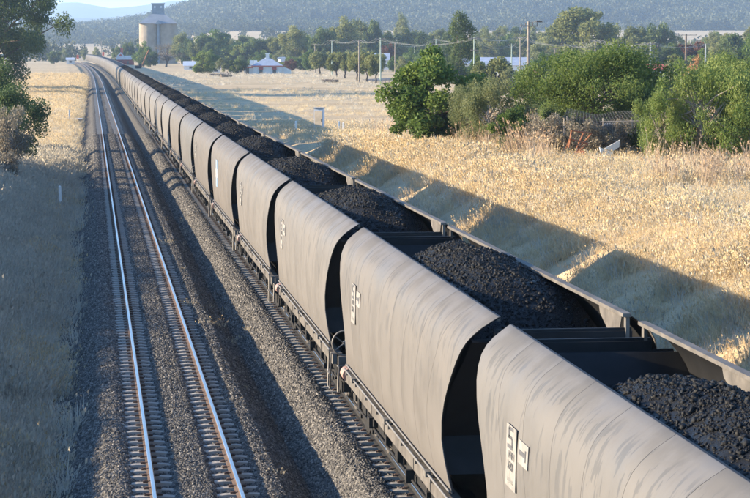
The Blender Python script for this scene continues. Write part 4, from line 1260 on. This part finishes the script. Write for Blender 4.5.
# thin wood between town and hills
n = 3000
hx = rng.uniform(-250, 1100, n); hy = np.where(np.arange(n) < 1100, rng.uniform(1250, 2650, n), rng.uniform(2430, 2640, n))
hz = ground_z(hx, hy); px, py, zc_ = project(hx, hy, hz)
k = (px > -40) & (px < 790) & (rng.random(n) < np.where(np.arange(n) < 1100, .05, .12) + .88 * sstep(0.02, .3, fbm(hx / 120, hy / 260, 63)))
hx, hy, hz = hx[k], hy[k], hz[k]; m = len(hx); s = rng.uniform(6, 12, m)
scatter('scattered_wood', np.stack([hx, hy, hz - .4], -1), np.stack([np.zeros(m), np.zeros(m), rng.uniform(0, 6.28, m)], -1), s, rng.integers(0, 5, m), far_src,
        'belts of small far trees in the pale paddocks below the hills', 'forest')
for nm, fn, x0, x1, y0, y1, n, lab in (('low_hill_wood', ridge_fn([-400, 20, 53, 90, 135, 180, 400, 900], [34, 36, 40, 52, 68, 80, 80, 70], 4800, 5800, 6600, 14, 41), -400, 900, 4900, 5900, 9000, 'hazy blue forest on the low hill behind the silo'),):
    hx = rng.uniform(x0, x1, n); hy = rng.uniform(y0, y1, n); hz = fn(hx, hy); s = rng.uniform(12, 20, n)
    scatter(nm, np.stack([hx, hy, hz - 1], -1), np.stack([np.zeros(n), np.zeros(n), rng.uniform(0, 6.28, n)], -1), s, rng.integers(0, 5, n), far_src, lab, 'forest')

# ------------------------------------------------------------------ buildings
M['wall_white'] = simple_mat('white_weatherboard', (0.70, 0.69, 0.66), .7, 0, .08, 1.5)
M['roof_blue'] = simple_mat('pale_corrugated_iron', (0.36, 0.41, 0.50), .5, .1, .18, .8)
M['roof_white'] = simple_mat('pale_iron_roof', (0.52, 0.56, 0.62), .5, .1, .12, .8)
M['red_brick'] = simple_mat('dark_red_wall', (0.26, 0.060, 0.050), .8, 0, .2, 1.5)
M['red_trim'] = simple_mat('red_trim', (0.42, 0.10, 0.075), .7, 0, .15, 2)
M['orange_sign'] = simple_mat('orange_red_board', (0.75, 0.12, 0.06), .6, 0, .1, 2)
M['window'] = simple_mat('dark_window_glass', (0.06, 0.075, 0.09), .15, 0, .2, 2, spec=.5)
M['silo'] = simple_mat('silo_concrete', (0.30, 0.255, 0.20), .9, 0, .22, .25)
M['silo_roof'] = simple_mat('silo_roof_iron', (0.27, 0.29, 0.32), .6, .1, .15, .3)
M['head'] = simple_mat('headhouse_iron', (0.22, 0.255, 0.29), .6, .1, .15, .4)
M['rust'] = simple_mat('rusty_iron', (0.30, 0.125, 0.065), .85, 0, .3, 6, .005)
M['sheet_blue'] = simple_mat('blue_grey_sheet', (0.20, 0.245, 0.31), .5, .1, .2, 3)
M['mesh_net'] = simple_mat('grey_netting', (0.16, 0.155, 0.15), .8, 0, .2, 5)
M['cabinet_face'] = simple_mat('stained_cabinet_door', (0.58, 0.46, 0.32), .7, 0, .25, 1.2)
M['asphalt'] = simple_mat('asphalt', (0.10, 0.10, 0.105), .9, 0, .2, .5)
M['tyre'] = simple_mat('tyre_rubber', (0.02, 0.02, 0.02), .8, 0, .2, 5)

def facing(X, Y):                    # rotation that turns a front (-y) towards the camera
    return -math.atan2(X, Y)

# white house
X, Y, Z = hit(265, 74.0)
k = project(X, Y, Z)[2] / F_PX       # metres per pixel there
house = empty('white_house', (X, Y, Z - .1), facing(X, Y))
tag(house, 'white weatherboard house with pale hip roof, red awnings and white chimney', 'house')
W = 15 * k; D_ = 9.0; H = 8.4 * k
MB().box((2.5 * k, D_ / 2, H / 2), (29 * k, D_, H)).build('wall', M['wall_white'], house)
def hip(x0, x1, y0, y1, z0, z1, o=.5, ridge=.5):
    xm0 = x0 + (x1 - x0) * ridge; xm1 = x1 - (x1 - x0) * ridge; ym = (y0 + y1) / 2
    x0 -= o; x1 += o; y0 -= o; y1 += o
    return MB().add([(x0, y0, z0), (x1, y0, z0), (x1, y1, z0), (x0, y1, z0), (xm0, ym, z1), (xm1, ym, z1)], [(0, 1, 5, 4), (1, 2, 5), (2, 3, 4, 5), (3, 0, 4), (0, 3, 2, 1)])
rf = hip(-12 * k, 17 * k, 0, D_, H, H + 8.6 * k, .5, .46).build('roof', M['roof_blue'], house)
MB().box((2.5 * k, -.54, H - .05), (29 * k + 1.1, .1, .28)).build('fascia', M['red_trim'], rf)
ch = MB().box((2.5 * k, D_ / 2 - .4, H + 9.0 * k), (1.0, 1.0, 6 * k)).box((2.5 * k, D_ / 2 - .4, H + 12.2 * k), (1.35, 1.35, .35)).build('chimney', M['wall_white'], rf)
for xx in (-4.0 * k, 9.4 * k):
    w_ = MB().box((xx, -.03, H * .44), (1.05, .10, 1.7)).build('window', M['window'], house)
    MB().box((xx, -.06, H * .44 - .95), (1.3, .16, .1)).build('sill', M['wall_white'], w_)
    MB().add([(xx - .65, -.08, H * .86), (xx + .65, -.08, H * .86), (xx + .65, -.75, H * .56), (xx - .65, -.75, H * .56), (xx - .65, -.08, H * .56), (xx + .65, -.08, H * .56)], [(0, 1, 2, 3), (0, 3, 4), (1, 5, 2)]).build('awning', M['red_trim'], house)
MB().prism([(17 * k + .02, 0), (26 * k, 0), (26 * k, H * .52), (17 * k + .02, H * .93)], .6, D_ - 1, axis=1).build('side_room', M['wall_white'], house)
MB().box((-16.5 * k, 3.4, H * .42), (9 * k, 6.2, H * .84)).build('side_wing', M['wall_white'], house)
MB().prism([(-22.5 * k, H * .80), (-12 * k, H * 1.02), (-12 * k, H * 1.10), (-22.5 * k, H * .88)], -.2, 7, axis=1).build('wing_roof', M['roof_blue'], house)
MB().box((-17.2 * k, -.25, H * .80), (10.4 * k, .1, .25)).build('fascia', M['red_trim'], house)
MB().box((-17.5 * k, .27, H * .40), (1.0, .08, 1.9)).build('door', M['window'], house)
for xx in (-13.5, -9.6): MB().box((xx * k, D_ / 2 + 1, H + 3.2 * k), (1.1, 1.1, 4.6 * k)).build('chimney', M['wall_white'], house)
# water tank on a stand behind the house
X, Y, Z = hit(281.5, 70.0)
kt = project(X, Y, Z)[2] / F_PX
tank = empty('water_tank', (X, Y, Z), facing(X, Y)); tag(tank, 'small pale water tank on a stand behind the white house', 'tank')
MB().tube([(0, 0, 8.0 * kt), (0, 0, 11.5 * kt)], 1.3, 14).build('tank_body', M['roof_white'], tank)
MB().prism([(-1.6, 11.6 * kt), (1.6, 11.6 * kt), (1.2, 13.2 * kt), (-1.3, 12.8 * kt)], -1.4, 1.4, axis=1).build('tank_roof', M['roof_white'], tank)
for sx_ in (-1, 1):
    for sy_ in (-1, 1): MB().box((sx_ * 1.0, sy_ * 1.0, 4 * kt), (.18, .18, 8.0 * kt)).build('leg', M['timber_pole'], tank)

# red station
X, Y, Z = hit(125.5, 64.8)
k = project(X, Y, Z)[2] / F_PX
st = empty('railway_station', (X, Y, Z - .2), facing(X, Y)); tag(st, 'small dark red station with pale roof and red chimney beside the train', 'building')
MB().box((0, 4, 2.9 * k), (17 * k, 8, 5.8 * k)).build('wall', M['red_brick'], st)
rf = MB().prism([(-9.5 * k, 5.6 * k), (9.5 * k, 5.6 * k), (9.0 * k, 7.4 * k), (9.0 * k, 9.6 * k), (-8.2 * k, 9.2 * k), (-9.2 * k, 7.0 * k)], -.6, 8.6, axis=1).build('roof', M['roof_white'], st)
MB().prism([(-9.0 * k, 8.9 * k), (-1.0 * k, 8.9 * k), (-4.6 * k, 13.0 * k)], -.9, 7.5, axis=1).build('gable', M['roof_white'], st)
MB().prism([(-7.0 * k, 9.0 * k), (-2.6 * k, 9.0 * k), (-4.6 * k, 11.6 * k)], -1.0, -.9, axis=1).build('gable_face', M['red_trim'], st)
MB().box((-3.6 * k, 3.0, 13.6 * k), (2.4 * k, 1.2, 5 * k)).box((-3.6 * k, 3.0, 16.2 * k), (3.0 * k, 1.5, .4)).build('chimney', M['red_trim'], st)
MB().prism([(-19 * k, 4.4 * k), (-9 * k, 7.4 * k), (-9 * k, 8.0 * k), (-19 * k, 4.9 * k)], 0, 7, axis=1).build('awning', M['cabinet_face'], st)
for xx in (-18, -14): MB().box((xx * k, .5, 2.3 * k), (.2, .2, 4.6 * k)).build('post', M['white'], st)
for xx in (-4.5, 2.5): MB().box((xx * k, -.04, 2.9 * k), (1.6 * k, .1, 2.4 * k)).build('window', M['window'], st)

# grain silo
X, Y, Z = hit(158.5, 63.6)
k = project(X, Y, Z)[2] / F_PX
silo = empty('grain_silo', (X, Y, Z - .2), facing(X, Y)); tag(silo, 'tall pale concrete grain silo with iron headhouse on its roof', 'silo')
rad = 9.6 * k; hs = 40.2 * k
for sx_ in (-1, 1):
    for q in (0, 1):
        MB().tube([(sx_ * 9.4 * k, 9.6 * k + q * 18.5 * k, 0), (sx_ * 9.4 * k, 9.6 * k + q * 18.5 * k, hs)], rad, 40).build('silo_cell', M['silo'], silo)
MB().box((0, 6.5 * k, hs / 2 - .1), (2.4 * k, 8 * k, hs)).build('elevator_shaft', M['head'], silo)
for xx in (-14.2, -4.8, 4.8, 14.2): MB().box((xx * k, .9 * k + .3, hs / 2), (.16, .3, hs - 2)).build('pilaster', M['silo'], silo)
z0, z1 = hs, hs + 9.8 * k
MB().add([(-19.6 * k, -.6 * k, z0), (19.6 * k, -.6 * k, z0), (19.6 * k, 38 * k, z0), (-19.6 * k, 38 * k, z0), (-6.5 * k, 13 * k, z1), (6.5 * k, 13 * k, z1), (6.5 * k, 25 * k, z1), (-6.5 * k, 25 * k, z1)], [(0, 1, 5, 4), (1, 2, 6, 5), (2, 3, 7, 6), (3, 0, 4, 7), (4, 5, 6, 7), (0, 3, 2, 1)]).build('roof', M['silo_roof'], silo)
MB().prism([(-3.2 * k, hs - .5 * k), (3.2 * k, hs - .5 * k), (0, hs + 3.6 * k)], -1.0 * k, 6 * k, axis=1).build('dormer', M['head'], silo)
hh = MB().box((0, 19 * k, z1 + 4.4 * k), (12.4 * k, 12 * k, 10.6 * k)).build('headhouse', M['head'], silo)
MB().box((0, 19 * k, z1 + 10.2 * k), (13.8 * k, 13.4 * k, 1.2 * k)).build('headhouse_roof', M['silo_roof'], hh)
for xx in (-3.2, 3.2): MB().box((xx * k, 12.95 * k, z1 + 7.0 * k), (1.5 * k, .2, 2.0 * k)).build('window', M['roof_white'], hh)

# blue roofed shed between the trees, and other roofs
def shed(px, base, wpx, wall_px, roof_px, label, roof='roof_blue', wall='wall_white', depth=9.0, name='shed'):
    X, Y, Z = hit(px, base); k = float(project(X, Y, Z)[2]) / F_PX
    o = empty(name, (X, Y, Z - .1), facing(X, Y)); tag(o, label, 'building')
    w = wpx * k; h = wall_px * k; rh = roof_px * k
    MB().box((0, depth / 2, h / 2), (w, depth, h)).build('wall', M[wall], o)
    a = .35
    MB().add([(-w / 2 - a, -a, h), (w / 2 + a, -a, h), (w / 2 + a, depth / 2, h + rh), (-w / 2 - a, depth / 2, h + rh), (w / 2 + a, depth + a, h), (-w / 2 - a, depth + a, h)], [(0, 1, 2, 3), (2, 4, 5, 3), (0, 3, 5), (1, 4, 2), (0, 5, 4, 1)]).build('roof', M[roof], o)
    n_ = max(1, int(w // 4.5))
    for i in range(n_): MB().box((-w / 2 + (i + .5) * w / n_, -.03, h * .55), (1.2, .08, min(1.2, h * .5))).build('window', M['window'], o)
    return o
shed(509, 75, 56, 10.0, 8.0, 'long shed with pale blue iron roof among the trees', depth=12)
shed(466, 74, 10, 10, 6, 'small white gabled house beside the very tall dark tree')
shed(382, 70, 14, 10, 7, 'pale roofed house behind the sixth street tree')
shed(433, 72, 12, 9, 7, 'grey roofed house above the leafy paddock tree', 'silo_roof')
shed(191, 69.5, 14, 4, 4.5, 'low white building at the right foot of the silo', 'roof_white')
shed(216, 72.5, 8, 4, 3.5, 'tiny white shed between the bushes left of the white house', 'roof_white')
shed(740, 92, 16, 9, 6, 'house with blue grey roof between trees at the right edge', 'roof_blue')
shed(655, 78, 22, 8, 6, 'low house with dark red roof behind the feathery tree', 'red_trim')
shed(684, 74, 12, 12, 4, 'white roofed house under the crossarm pole on the right', 'roof_white')
hut = shed(70.5, 63.8, 8, 4.2, 2.2, 'small white lineside hut left of the far tracks', 'roof_white', name='hut', depth=4)

# ------------------------------------------------------------------ poles and wires
def pole(px, top, base, label, mat='timber_pole', rad=.16, arms=((.35, 2.2),), Yb=None, ins=True, group='power poles in the town'):
    X, Y, Z = hit(px, base)
    k = float(project(X, Y, Z)[2]) / F_PX; h = (base - top) * k
    o = empty('power_pole', (X, Y, Z), facing(X, Y) + .25); tag(o, label, 'pole', group)
    MB().tube([(0, 0, -.3), (0, 0, h * .5), (0, 0, h)], [rad * 1.15, rad, rad * .8], 10).build('post', M[mat], o)
    for dz, w in arms:
        a = MB().box((0, -rad - .05, h - dz), (w, .12, .14)).build('crossarm', M['timber_pole'], o)
        for xx in (-.45, -.2, .2, .45): MB().tube([(xx * w, -rad - .05, h - dz + .07), (xx * w, -rad - .05, h - dz + .3)], .05, 6).build('insulator', M['insulator'], a)
    return (X, Y, Z + h)
tops = {}
tops['big'] = pole(528, 22, 121, 'tall grey timber pole with crossarm and lamp nearest the paddock', rad=.20, arms=((.5, 2.0),))
tops['a'] = pole(474, 37, 90, 'pale green pole right of the very tall dark tree', 'green_pole', .15, ((.3, 2.4), (2.6, 1.4)))
tops['b'] = pole(380.5, 38, 85, 'pale green pole at the end of the street trees', 'green_pole', .15, ((.3, 2.2),))
tops['c'] = pole(395, 42, 74, 'grey pole second from the street trees', 'timber_pole', .16, ((.3, 2.0),))
tops['d'] = pole(414.5, 46, 68, 'pale green pole third from the street trees', 'green_pole', .15, ((.3, 1.8),))
tops['e'] = pole(436, 39, 70, 'pole above the leafy paddock tree', 'green_pole', .16, ((.3, 2.2),))
tops['f'] = pole(511.5, 44, 82, 'pale green pole in front of the blue roofed shed', 'green_pole', .14, ((.3, 1.8),))
tops['g'] = pole(520, 37, 76, 'grey pole just left of the tall timber pole', 'timber_pole', .16, ((.3, 2.6),))
tops['h'] = pole(359, 40, 82, 'grey pole with crossarm among the street trees', 'timber_pole', .16, ((.3, 3.2), (1.3, 2.2)))
tops['i'] = pole(332, 40, 76, 'pale green pole between the second and third street tree', 'green_pole', .14, ((.3, 2.0),))
tops['j'] = pole(315, 44, 73, 'grey pole right of the white house', 'timber_pole', .15, ((.3, 2.0),))
tops['k'] = pole(572, 45, 88, 'grey pole at the left end of the wire line above the feathery tree', 'timber_pole', .15, ((.3, 1.8),))
tops['l'] = pole(595, 40, 90, 'pole with short crossarm above the feathery tree', 'timber_pole', .15, ((.25, 2.4),))
tops['m'] = pole(650, 43, 92, 'pale pole above the right side of the feathery tree', 'wire', .15, ((.25, 1.2),))
tops['n'] = pole(685.5, 34, 80, 'dark pole with a wide crossarm on the right', 'bark', .26, ((.35, 5.4),))
tops['o'] = pole(705, 44, 86, 'pale pole in front of the red leaved tree', 'wire', .15, ((.25, 1.2),))
tops['p'] = pole(554.5, 48, 84, 'short grey pole left of the huge spreading gum', 'timber_pole', .14, ((.25, 1.4),))
tops['q'] = pole(101.5, 41, 60.2, 'far pole beyond the end of the train', 'timber_pole', .2, ((.4, 2.6),))
X, Y, Z = tops['big']
lp = empty('street_lamp', (X, Y, Z - .15)); tag(lp, 'small lamp at the top of the tall timber pole', 'lamp')
MB().tube([(0.1, -.1, 0), (.9, -.2, .15)], .04, 6).build('arm', M['timber_pole'], lp); MB().prism([(.8, .05), (1.5, .05), (1.4, .25), (.85, .25)], -.35, -.05, axis=1).build('lamp_head', M['insulator'], lp)
def wires(names, label, offs=(-.9, 0, .9), sag=.9, dz=.0):
    root = empty('power_line', tops[names[0]]); tag(root, label, 'wires', 'power lines')
    p0 = Vector(tops[names[0]])
    for a, b in zip(names[:-1], names[1:]):
        for o in offs:
            A = Vector(tops[a]) - p0 + Vector((o, 0, dz)); B = Vector(tops[b]) - p0 + Vector((o, 0, dz))
            pts = [A.lerp(B, q / 12) - Vector((0, 0, sag * 4 * (q / 12) * (1 - q / 12))) for q in range(13)]
            MB().tube(pts, .012, 4, cap=False).build('wire', M['wire'], root)
wires(['j', 'i', 'h', 'b', 'c', 'd', 'e', 'a', 'g', 'k', 'l', 'm', 'o'], 'sagging power lines strung over the town trees')
wires(['b', 'a', 'f', 'big'], 'lower power lines running to the tall timber pole', (-.6, .6), 1.2, -.4)

# ------------------------------------------------------------------ lineside things
def post(px, top, base, w, label, mat='white', cat='post', group=None, tilt=0.0):
    X, Y, Z = hit(px, base); k = float(project(X, Y, Z)[2]) / F_PX; h = (base - top) * k
    o = empty('lineside_post', (X, Y, Z), random.uniform(-.3, .3)); tag(o, label, cat, group)
    o.rotation_euler[1] = tilt
    MB().box((0, 0, h / 2 - .15), (w * k, w * k * .8, h + .3)).build('shaft', M[mat], o)
    MB().add([(-w * k / 2, -w * k * .4, h), (w * k / 2, -w * k * .4, h), (w * k / 2, w * k * .4, h), (-w * k / 2, w * k * .4, h), (0, 0, h + w * k * .4)], [(0, 1, 4), (1, 2, 4), (2, 3, 4), (3, 0, 4)]).build('cap', M[mat], o)
    return o
post(61, 186.5, 214, 2.6, 'white concrete post on the shaded left bank beside the ballast', tilt=-.03)
post(7, 417, 428, 2.4, 'short pale peg in the grass at the lower left', 'concrete')
post(69.5, 110, 121.5, 1.6, 'small white peg left of the far tracks near the concrete slab')
post(296, 121.5, 134, 2.0, 'white post left of the equipment cabinet')
post(339, 121.5, 133, 1.8, 'taller of the two white posts right of the cabinet')
post(343.2, 123, 133.5, 1.8, 'shorter of the two white posts right of the cabinet')
post(429, 145, 158, 1.5, 'thin grey stake in the dry weeds below the leafy tree', 'timber_pole')
# concrete slab cover
X, Y, Z = hit(75.5, 122.5); k = float(project(X, Y, Z)[2]) / F_PX
o = empty('concrete_pit', (X, Y, Z), 0.1); tag(o, 'pale concrete pit cover in the sunlit grass left of the tracks', 'concrete pit')
MB().box((0, 0, .12), (13 * k, 1.6, .5)).build('pit_wall', M['concrete'], o); MB().box((0, 0, .40), (14 * k, 1.9, .07)).build('lid', M['roof_white'], o)
# equipment cabinet
X, Y, Z = hit(318.5, 132); k = float(project(X, Y, Z)[2]) / F_PX
cab = empty('equipment_cabinet', (X, Y, Z - .05), facing(X, Y) - .22); tag(cab, 'tall silver trackside equipment cabinet with stained brown door in the paddock', 'cabinet')
h = 24 * k
MB().box((0, .35, h / 2), (9.0 * k, .75, h)).build('body', M['roof_white'], cab)
MB().box((0.0, -.035, h / 2 - .05), (7.8 * k, .03, h * .86)).build('door', M['cabinet_face'], cab)
MB().box((0, .33, h + .04), (10.2 * k, .95, .09)).build('roof', M['sheet_blue'], cab)
MB().box((0, .35, .04), (9.6 * k, .85, .16)).build('plinth', M['concrete'], cab)
MB().tube([(2.9 * k, -.06, h * .45), (2.9 * k, -.06, h * .56)], .02, 6).build('handle', M['under'], cab)
# signals beside the far tracks
def signal(px, top, base, label):
    X, Y, Z = hit(px, base); k = float(project(X, Y, Z)[2]) / F_PX; h = (base - top) * k
    o = empty('railway_signal', (X, Y, Z), facing(X, Y)); tag(o, label, 'signal')
    MB().tube([(0, 0, -.2), (0, 0, h)], .10, 8).build('post', M['white'], o)
    MB().box((0, -.16, h - 1.0), (1.15, .14, 1.9)).build('target_board', M['orange_sign'], o); MB().box((0, -.25, h - .7), (.4, .06, .4)).build('lamp_housing', M['under'], o)
signal(77.8, 55, 63.5, 'red board signal left of the far tracks beside the white hut')
signal(103.3, 52, 61.8, 'red board signal right of the far end of the train')
# leaning rusty jib by the station
X, Y, Z = hit(141.5, 68.5); k = float(project(X, Y, Z)[2]) / F_PX
o = empty('loading_jib', (X, Y, Z), facing(X, Y)); tag(o, 'rusty leaning jib pole beside the train near the red station', 'crane')
MB().tube([(-1 * k, 0, 0), (7.4 * k, 0, 18.5 * k)], [.26, .16], 8).build('jib', M['rust'], o)
MB().box((-3.0 * k, 0, 1.6 * k), (6 * k, 1.6, 3.0 * k)).box((-1.6 * k, 0, 3.6 * k), (2.4 * k, 1.2, 1.6 * k)).build('base', M['under'], o)
MB().tube([(-4 * k, 0, 3 * k), (4.6 * k, 0, 12 * k)], .06, 5).build('stay', M['under'], o)
# logs in the paddock
for j, (px, py, ln, lab) in enumerate(((216, 76.4, 3.6, 'brown log lying left of the small grey one in the far paddock'), (225.5, 75.2, 3.0, 'grey log standing proud in the middle of the far paddock logs'), (226.5, 77.3, 3.2, 'low brown log nearest in the far paddock'), (330, 82.5, 4.0, 'dark low heap of cut timber below the street trees'))):
    X, Y, Z = hit(px, py)
    rg = random.Random(j)
    o = empty('log', (X, Y, Z + .3), rg.uniform(-.4, .4)); tag(o, lab, 'log', 'logs in the paddock')
    MB().tube([(-ln / 2, 0, 0), (-ln * .2, .12, .08), (ln * .2, -.1, .02), (ln / 2, 0, .12)], [.42, .38, .36, .30], 9).build('stem', M['bark_pale'] if j == 1 else M['bark'], o)
    MB().tube([(ln * .1, 0, .1), (ln * .2, .3, .75)], [.16, .07], 6).build('branch_stub', M['bark'], o)
# road at the paddock corner
rd = []
for px, py in ((372, 81), (384, 80.6), (400, 80), (420, 79.5), (450, 79)): rd.append(hit(px, py))
vs = []; fs = []
for i, (x, y, z) in enumerate(rd): vs += [(x, y, z + .06), (x, y + 26, float(ground_z(x, y + 26)) + .06)]
for i in range(len(rd) - 1): fs.append((2 * i, 2 * i + 2, 2 * i + 3, 2 * i + 1))
tag(link('road', MB().add(vs, fs).mesh('road', M['asphalt'])), kind='structure')
# post and rail fence at the paddock corner
fo = empty('wire_fence', hit(380, 84.5)); tag(fo, 'low pale wire fence along the paddock corner by the road', 'fence')
p0 = Vector(fo.location); prev = None
for i in range(12):
    x, y, z = hit(372 + i * 3.4, 85.2 - i * .12); q = Vector((x, y, z)) - p0
    MB().box((q.x, q.y, q.z + .6), (.12, .12, 1.3)).build('fence_post', M['bark_pale'], fo)
    if prev is not None:
        for hz_ in (.4, .8, 1.15): MB().tube([prev + Vector((0, 0, hz_)), q + Vector((0, 0, hz_))], .02, 4).build('wire', M['wire'], fo)
    prev = q
# white car by the white house
X, Y, Z = hit(304, 69.0); k = float(project(X, Y, Z)[2]) / F_PX
car = empty('parked_car', (X, Y, Z), .2); tag(car, 'small white car parked right of the white house', 'car')
body = [(-2.1, .35), (2.1, .35), (2.15, .75), (1.9, .92), (1.1, .98), (.55, 1.45), (-1.0, 1.48), (-1.75, 1.0), (-2.15, .9)]
MB().prism(body, -.82, .82, axis=1).build('body', M['white'], car)
for s_ in (-1, 1):
    MB().prism([(.95, 1.0), (.5, 1.38), (-.95, 1.40), (-1.45, 1.02)], s_ * .822, s_ * .835, axis=1).build('window', M['window'], car)
    for xx in (-1.35, 1.35): MB().tube([(xx, s_ * .70, .33), (xx, s_ * .86, .33)], .33, 16).build('wheel', M['tyre'], car)

# ------------------------------------------------------------------ junk shelter above the bank
X, Y, Z = hit(600, 159.0); k = float(project(X, Y, Z)[2]) / F_PX
sh = empty('junk_shelter', (X, Y, Z), facing(X, Y)); tag(sh, 'collapsing lean-to shelter roofed with sagging grey netting', 'shelter')
def loc(px, py, dy=0.0): return ((px - 600) * k, dy, (159.0 - py) * k)
for (a, b, dy) in ((564, 119, .5), (566, 119, 3.2), (603, 119, 1.0), (632, 121, 3.0), (641, 121, .8)):
    p = loc(a, b, dy); MB().tube([(p[0], dy, -.2), p], .045, 6).build('post', M['timber_pole'], sh)
def net(u, v):
    a = np.array(loc(562, 117.5, .2)); b = np.array(loc(646, 121, .2)); c = np.array(loc(566, 112, 3.6)); d = np.array(loc(632, 113, 3.6))
    p = (a * (1 - u) + b * u) * (1 - v) + (c * (1 - u) + d * u) * v
    p[2] -= .34 * math.sin(math.pi * u) * (1 - .5 * v) * .8 + .05 * math.sin(9 * u + 4 * v)
    return p
nb = MB()
for i in range(25): nb.tube([net(i / 24, q / 8) for q in range(9)], .004, 4, cap=False)
for i in range(17): nb.tube([net(q / 16, i / 16) for q in range(17)], .004, 4, cap=False)
o = nb.build('netting', M['mesh_net'], sh); tag(o, kind='stuff')
nb = MB()
for i in range(16): nb.tube([net(i / 15, 0) - np.array([0, 0, q * .09 * (1 + .3 * math.sin(i))]) for q in range(5)], .004, 4, cap=False)
o = nb.build('netting', M['mesh_net'], sh); tag(o, kind='stuff')
MB().tube([loc(600, 122, .1), loc(646, 121, .1)], .03, 6).build('beam', M['timber_pole'], sh)
MB().box(loc(598, 127, 2.6), (1.5, .05, .30), (0.35, 0.09, 0)).build('sheet', M['under'], sh)
X2 = loc(622, 131.5, .9)
o = empty('metal_sheet', (X + X2[0], Y + .9, Z + X2[2]), .3); tag(o, 'blue grey iron sheet leaning in the junk shelter', 'metal sheet')
for i in range(7): MB().box(((i - 3) * .115, 0, 0), (.105, .02 + .012 * (i % 2), 1.15), (0.5, -.95, 0)).build('corrugation', M['sheet_blue'], o)
# rusty frame
def at_loc(px, py, dy=0.0): q = loc(px, py, dy); return Vector((X + q[0], Y + q[1], Z + q[2]))
fr = empty('rusty_metal_rack', at_loc(570, 152, -.5)); tag(fr, 'rusty angle iron frame leaning at the left of the shelter', 'rack')
f0 = at_loc(570, 152, -.5)
for a, b in (((568, 130, -.5), (589, 133, -.4)), ((566, 138, -.6), (585, 143, -.5)), ((568, 130, -.5), (565, 147, -.6)), ((589, 133, -.4), (571, 153, -.5)), ((581, 131.5, -.45), (573, 148, -.5)), ((585, 143, -.5), (572, 153, -.6)), ((566, 138, -.6), (564, 148, -.2))):
    MB().tube([at_loc(*a) - f0, at_loc(*b) - f0], .035, 4, smooth=False).build('bar', M['rust'], fr)
# rusty drum, half buried
dr = empty('rusty_drum', at_loc(576, 160, -1.0), .3); dr.rotation_euler = (.25, -.5, .3); tag(dr, 'rusty drum half buried in the dry weeds below the frame', 'drum')
MB().tube([(0, 0, -.35), (0, 0, .34)], .27, 16).build('drum_body', M['rust'], dr)
for zz in (-.1, .14, .34): MB().ring((0, 0, 0), .272, .014, 'Y', 18, 5).build('hoop', M['rust'], dr).matrix_local = Matrix.Translation((0, 0, zz)) @ Matrix.Rotation(R(90), 4, 'X')
# bent white panel (old appliance door)
wp = empty('discarded_appliance', at_loc(601, 160, -1.1), .25); wp.scale = (.95, .95, .95); tag(wp, 'bent white appliance casing lying open in the dry weeds', 'appliance')
MB().prism([(-.38, .62), (.28, .40), (.10, -.10), (-.22, -.06)], -.03, .03, axis=1).build('front_sheet', M['white'], wp)
MB().prism([(.0, .55), (.75, .92), (.72, .60), (.40, .42)], .22, .27, axis=1).build('flap', M['white'], wp)
MB().prism([(.24, .38), (.72, .30), (.78, .05), (.10, -.10)], .03, .30, axis=1).build('cavity', M['under'], wp)

# ------------------------------------------------------------------ haze
t = NT('haze_air')
pv = t.n('ShaderNodeVolumePrincipled'); pv.inputs['Color'].default_value = (0.54, 0.74, 1.0, 1); pv.inputs['Density'].default_value = 1.15e-4; pv.inputs['Anisotropy'].default_value = 0.2
t.l(pv.outputs[0], t.out.inputs['Volume'])
hzb = MB().box((0, 7050, 170), (18400, 15200, 346)).build('haze', t.m)
tag(hzb, 'pale bluish haze over the whole valley', 'haze', None, 'stuff')
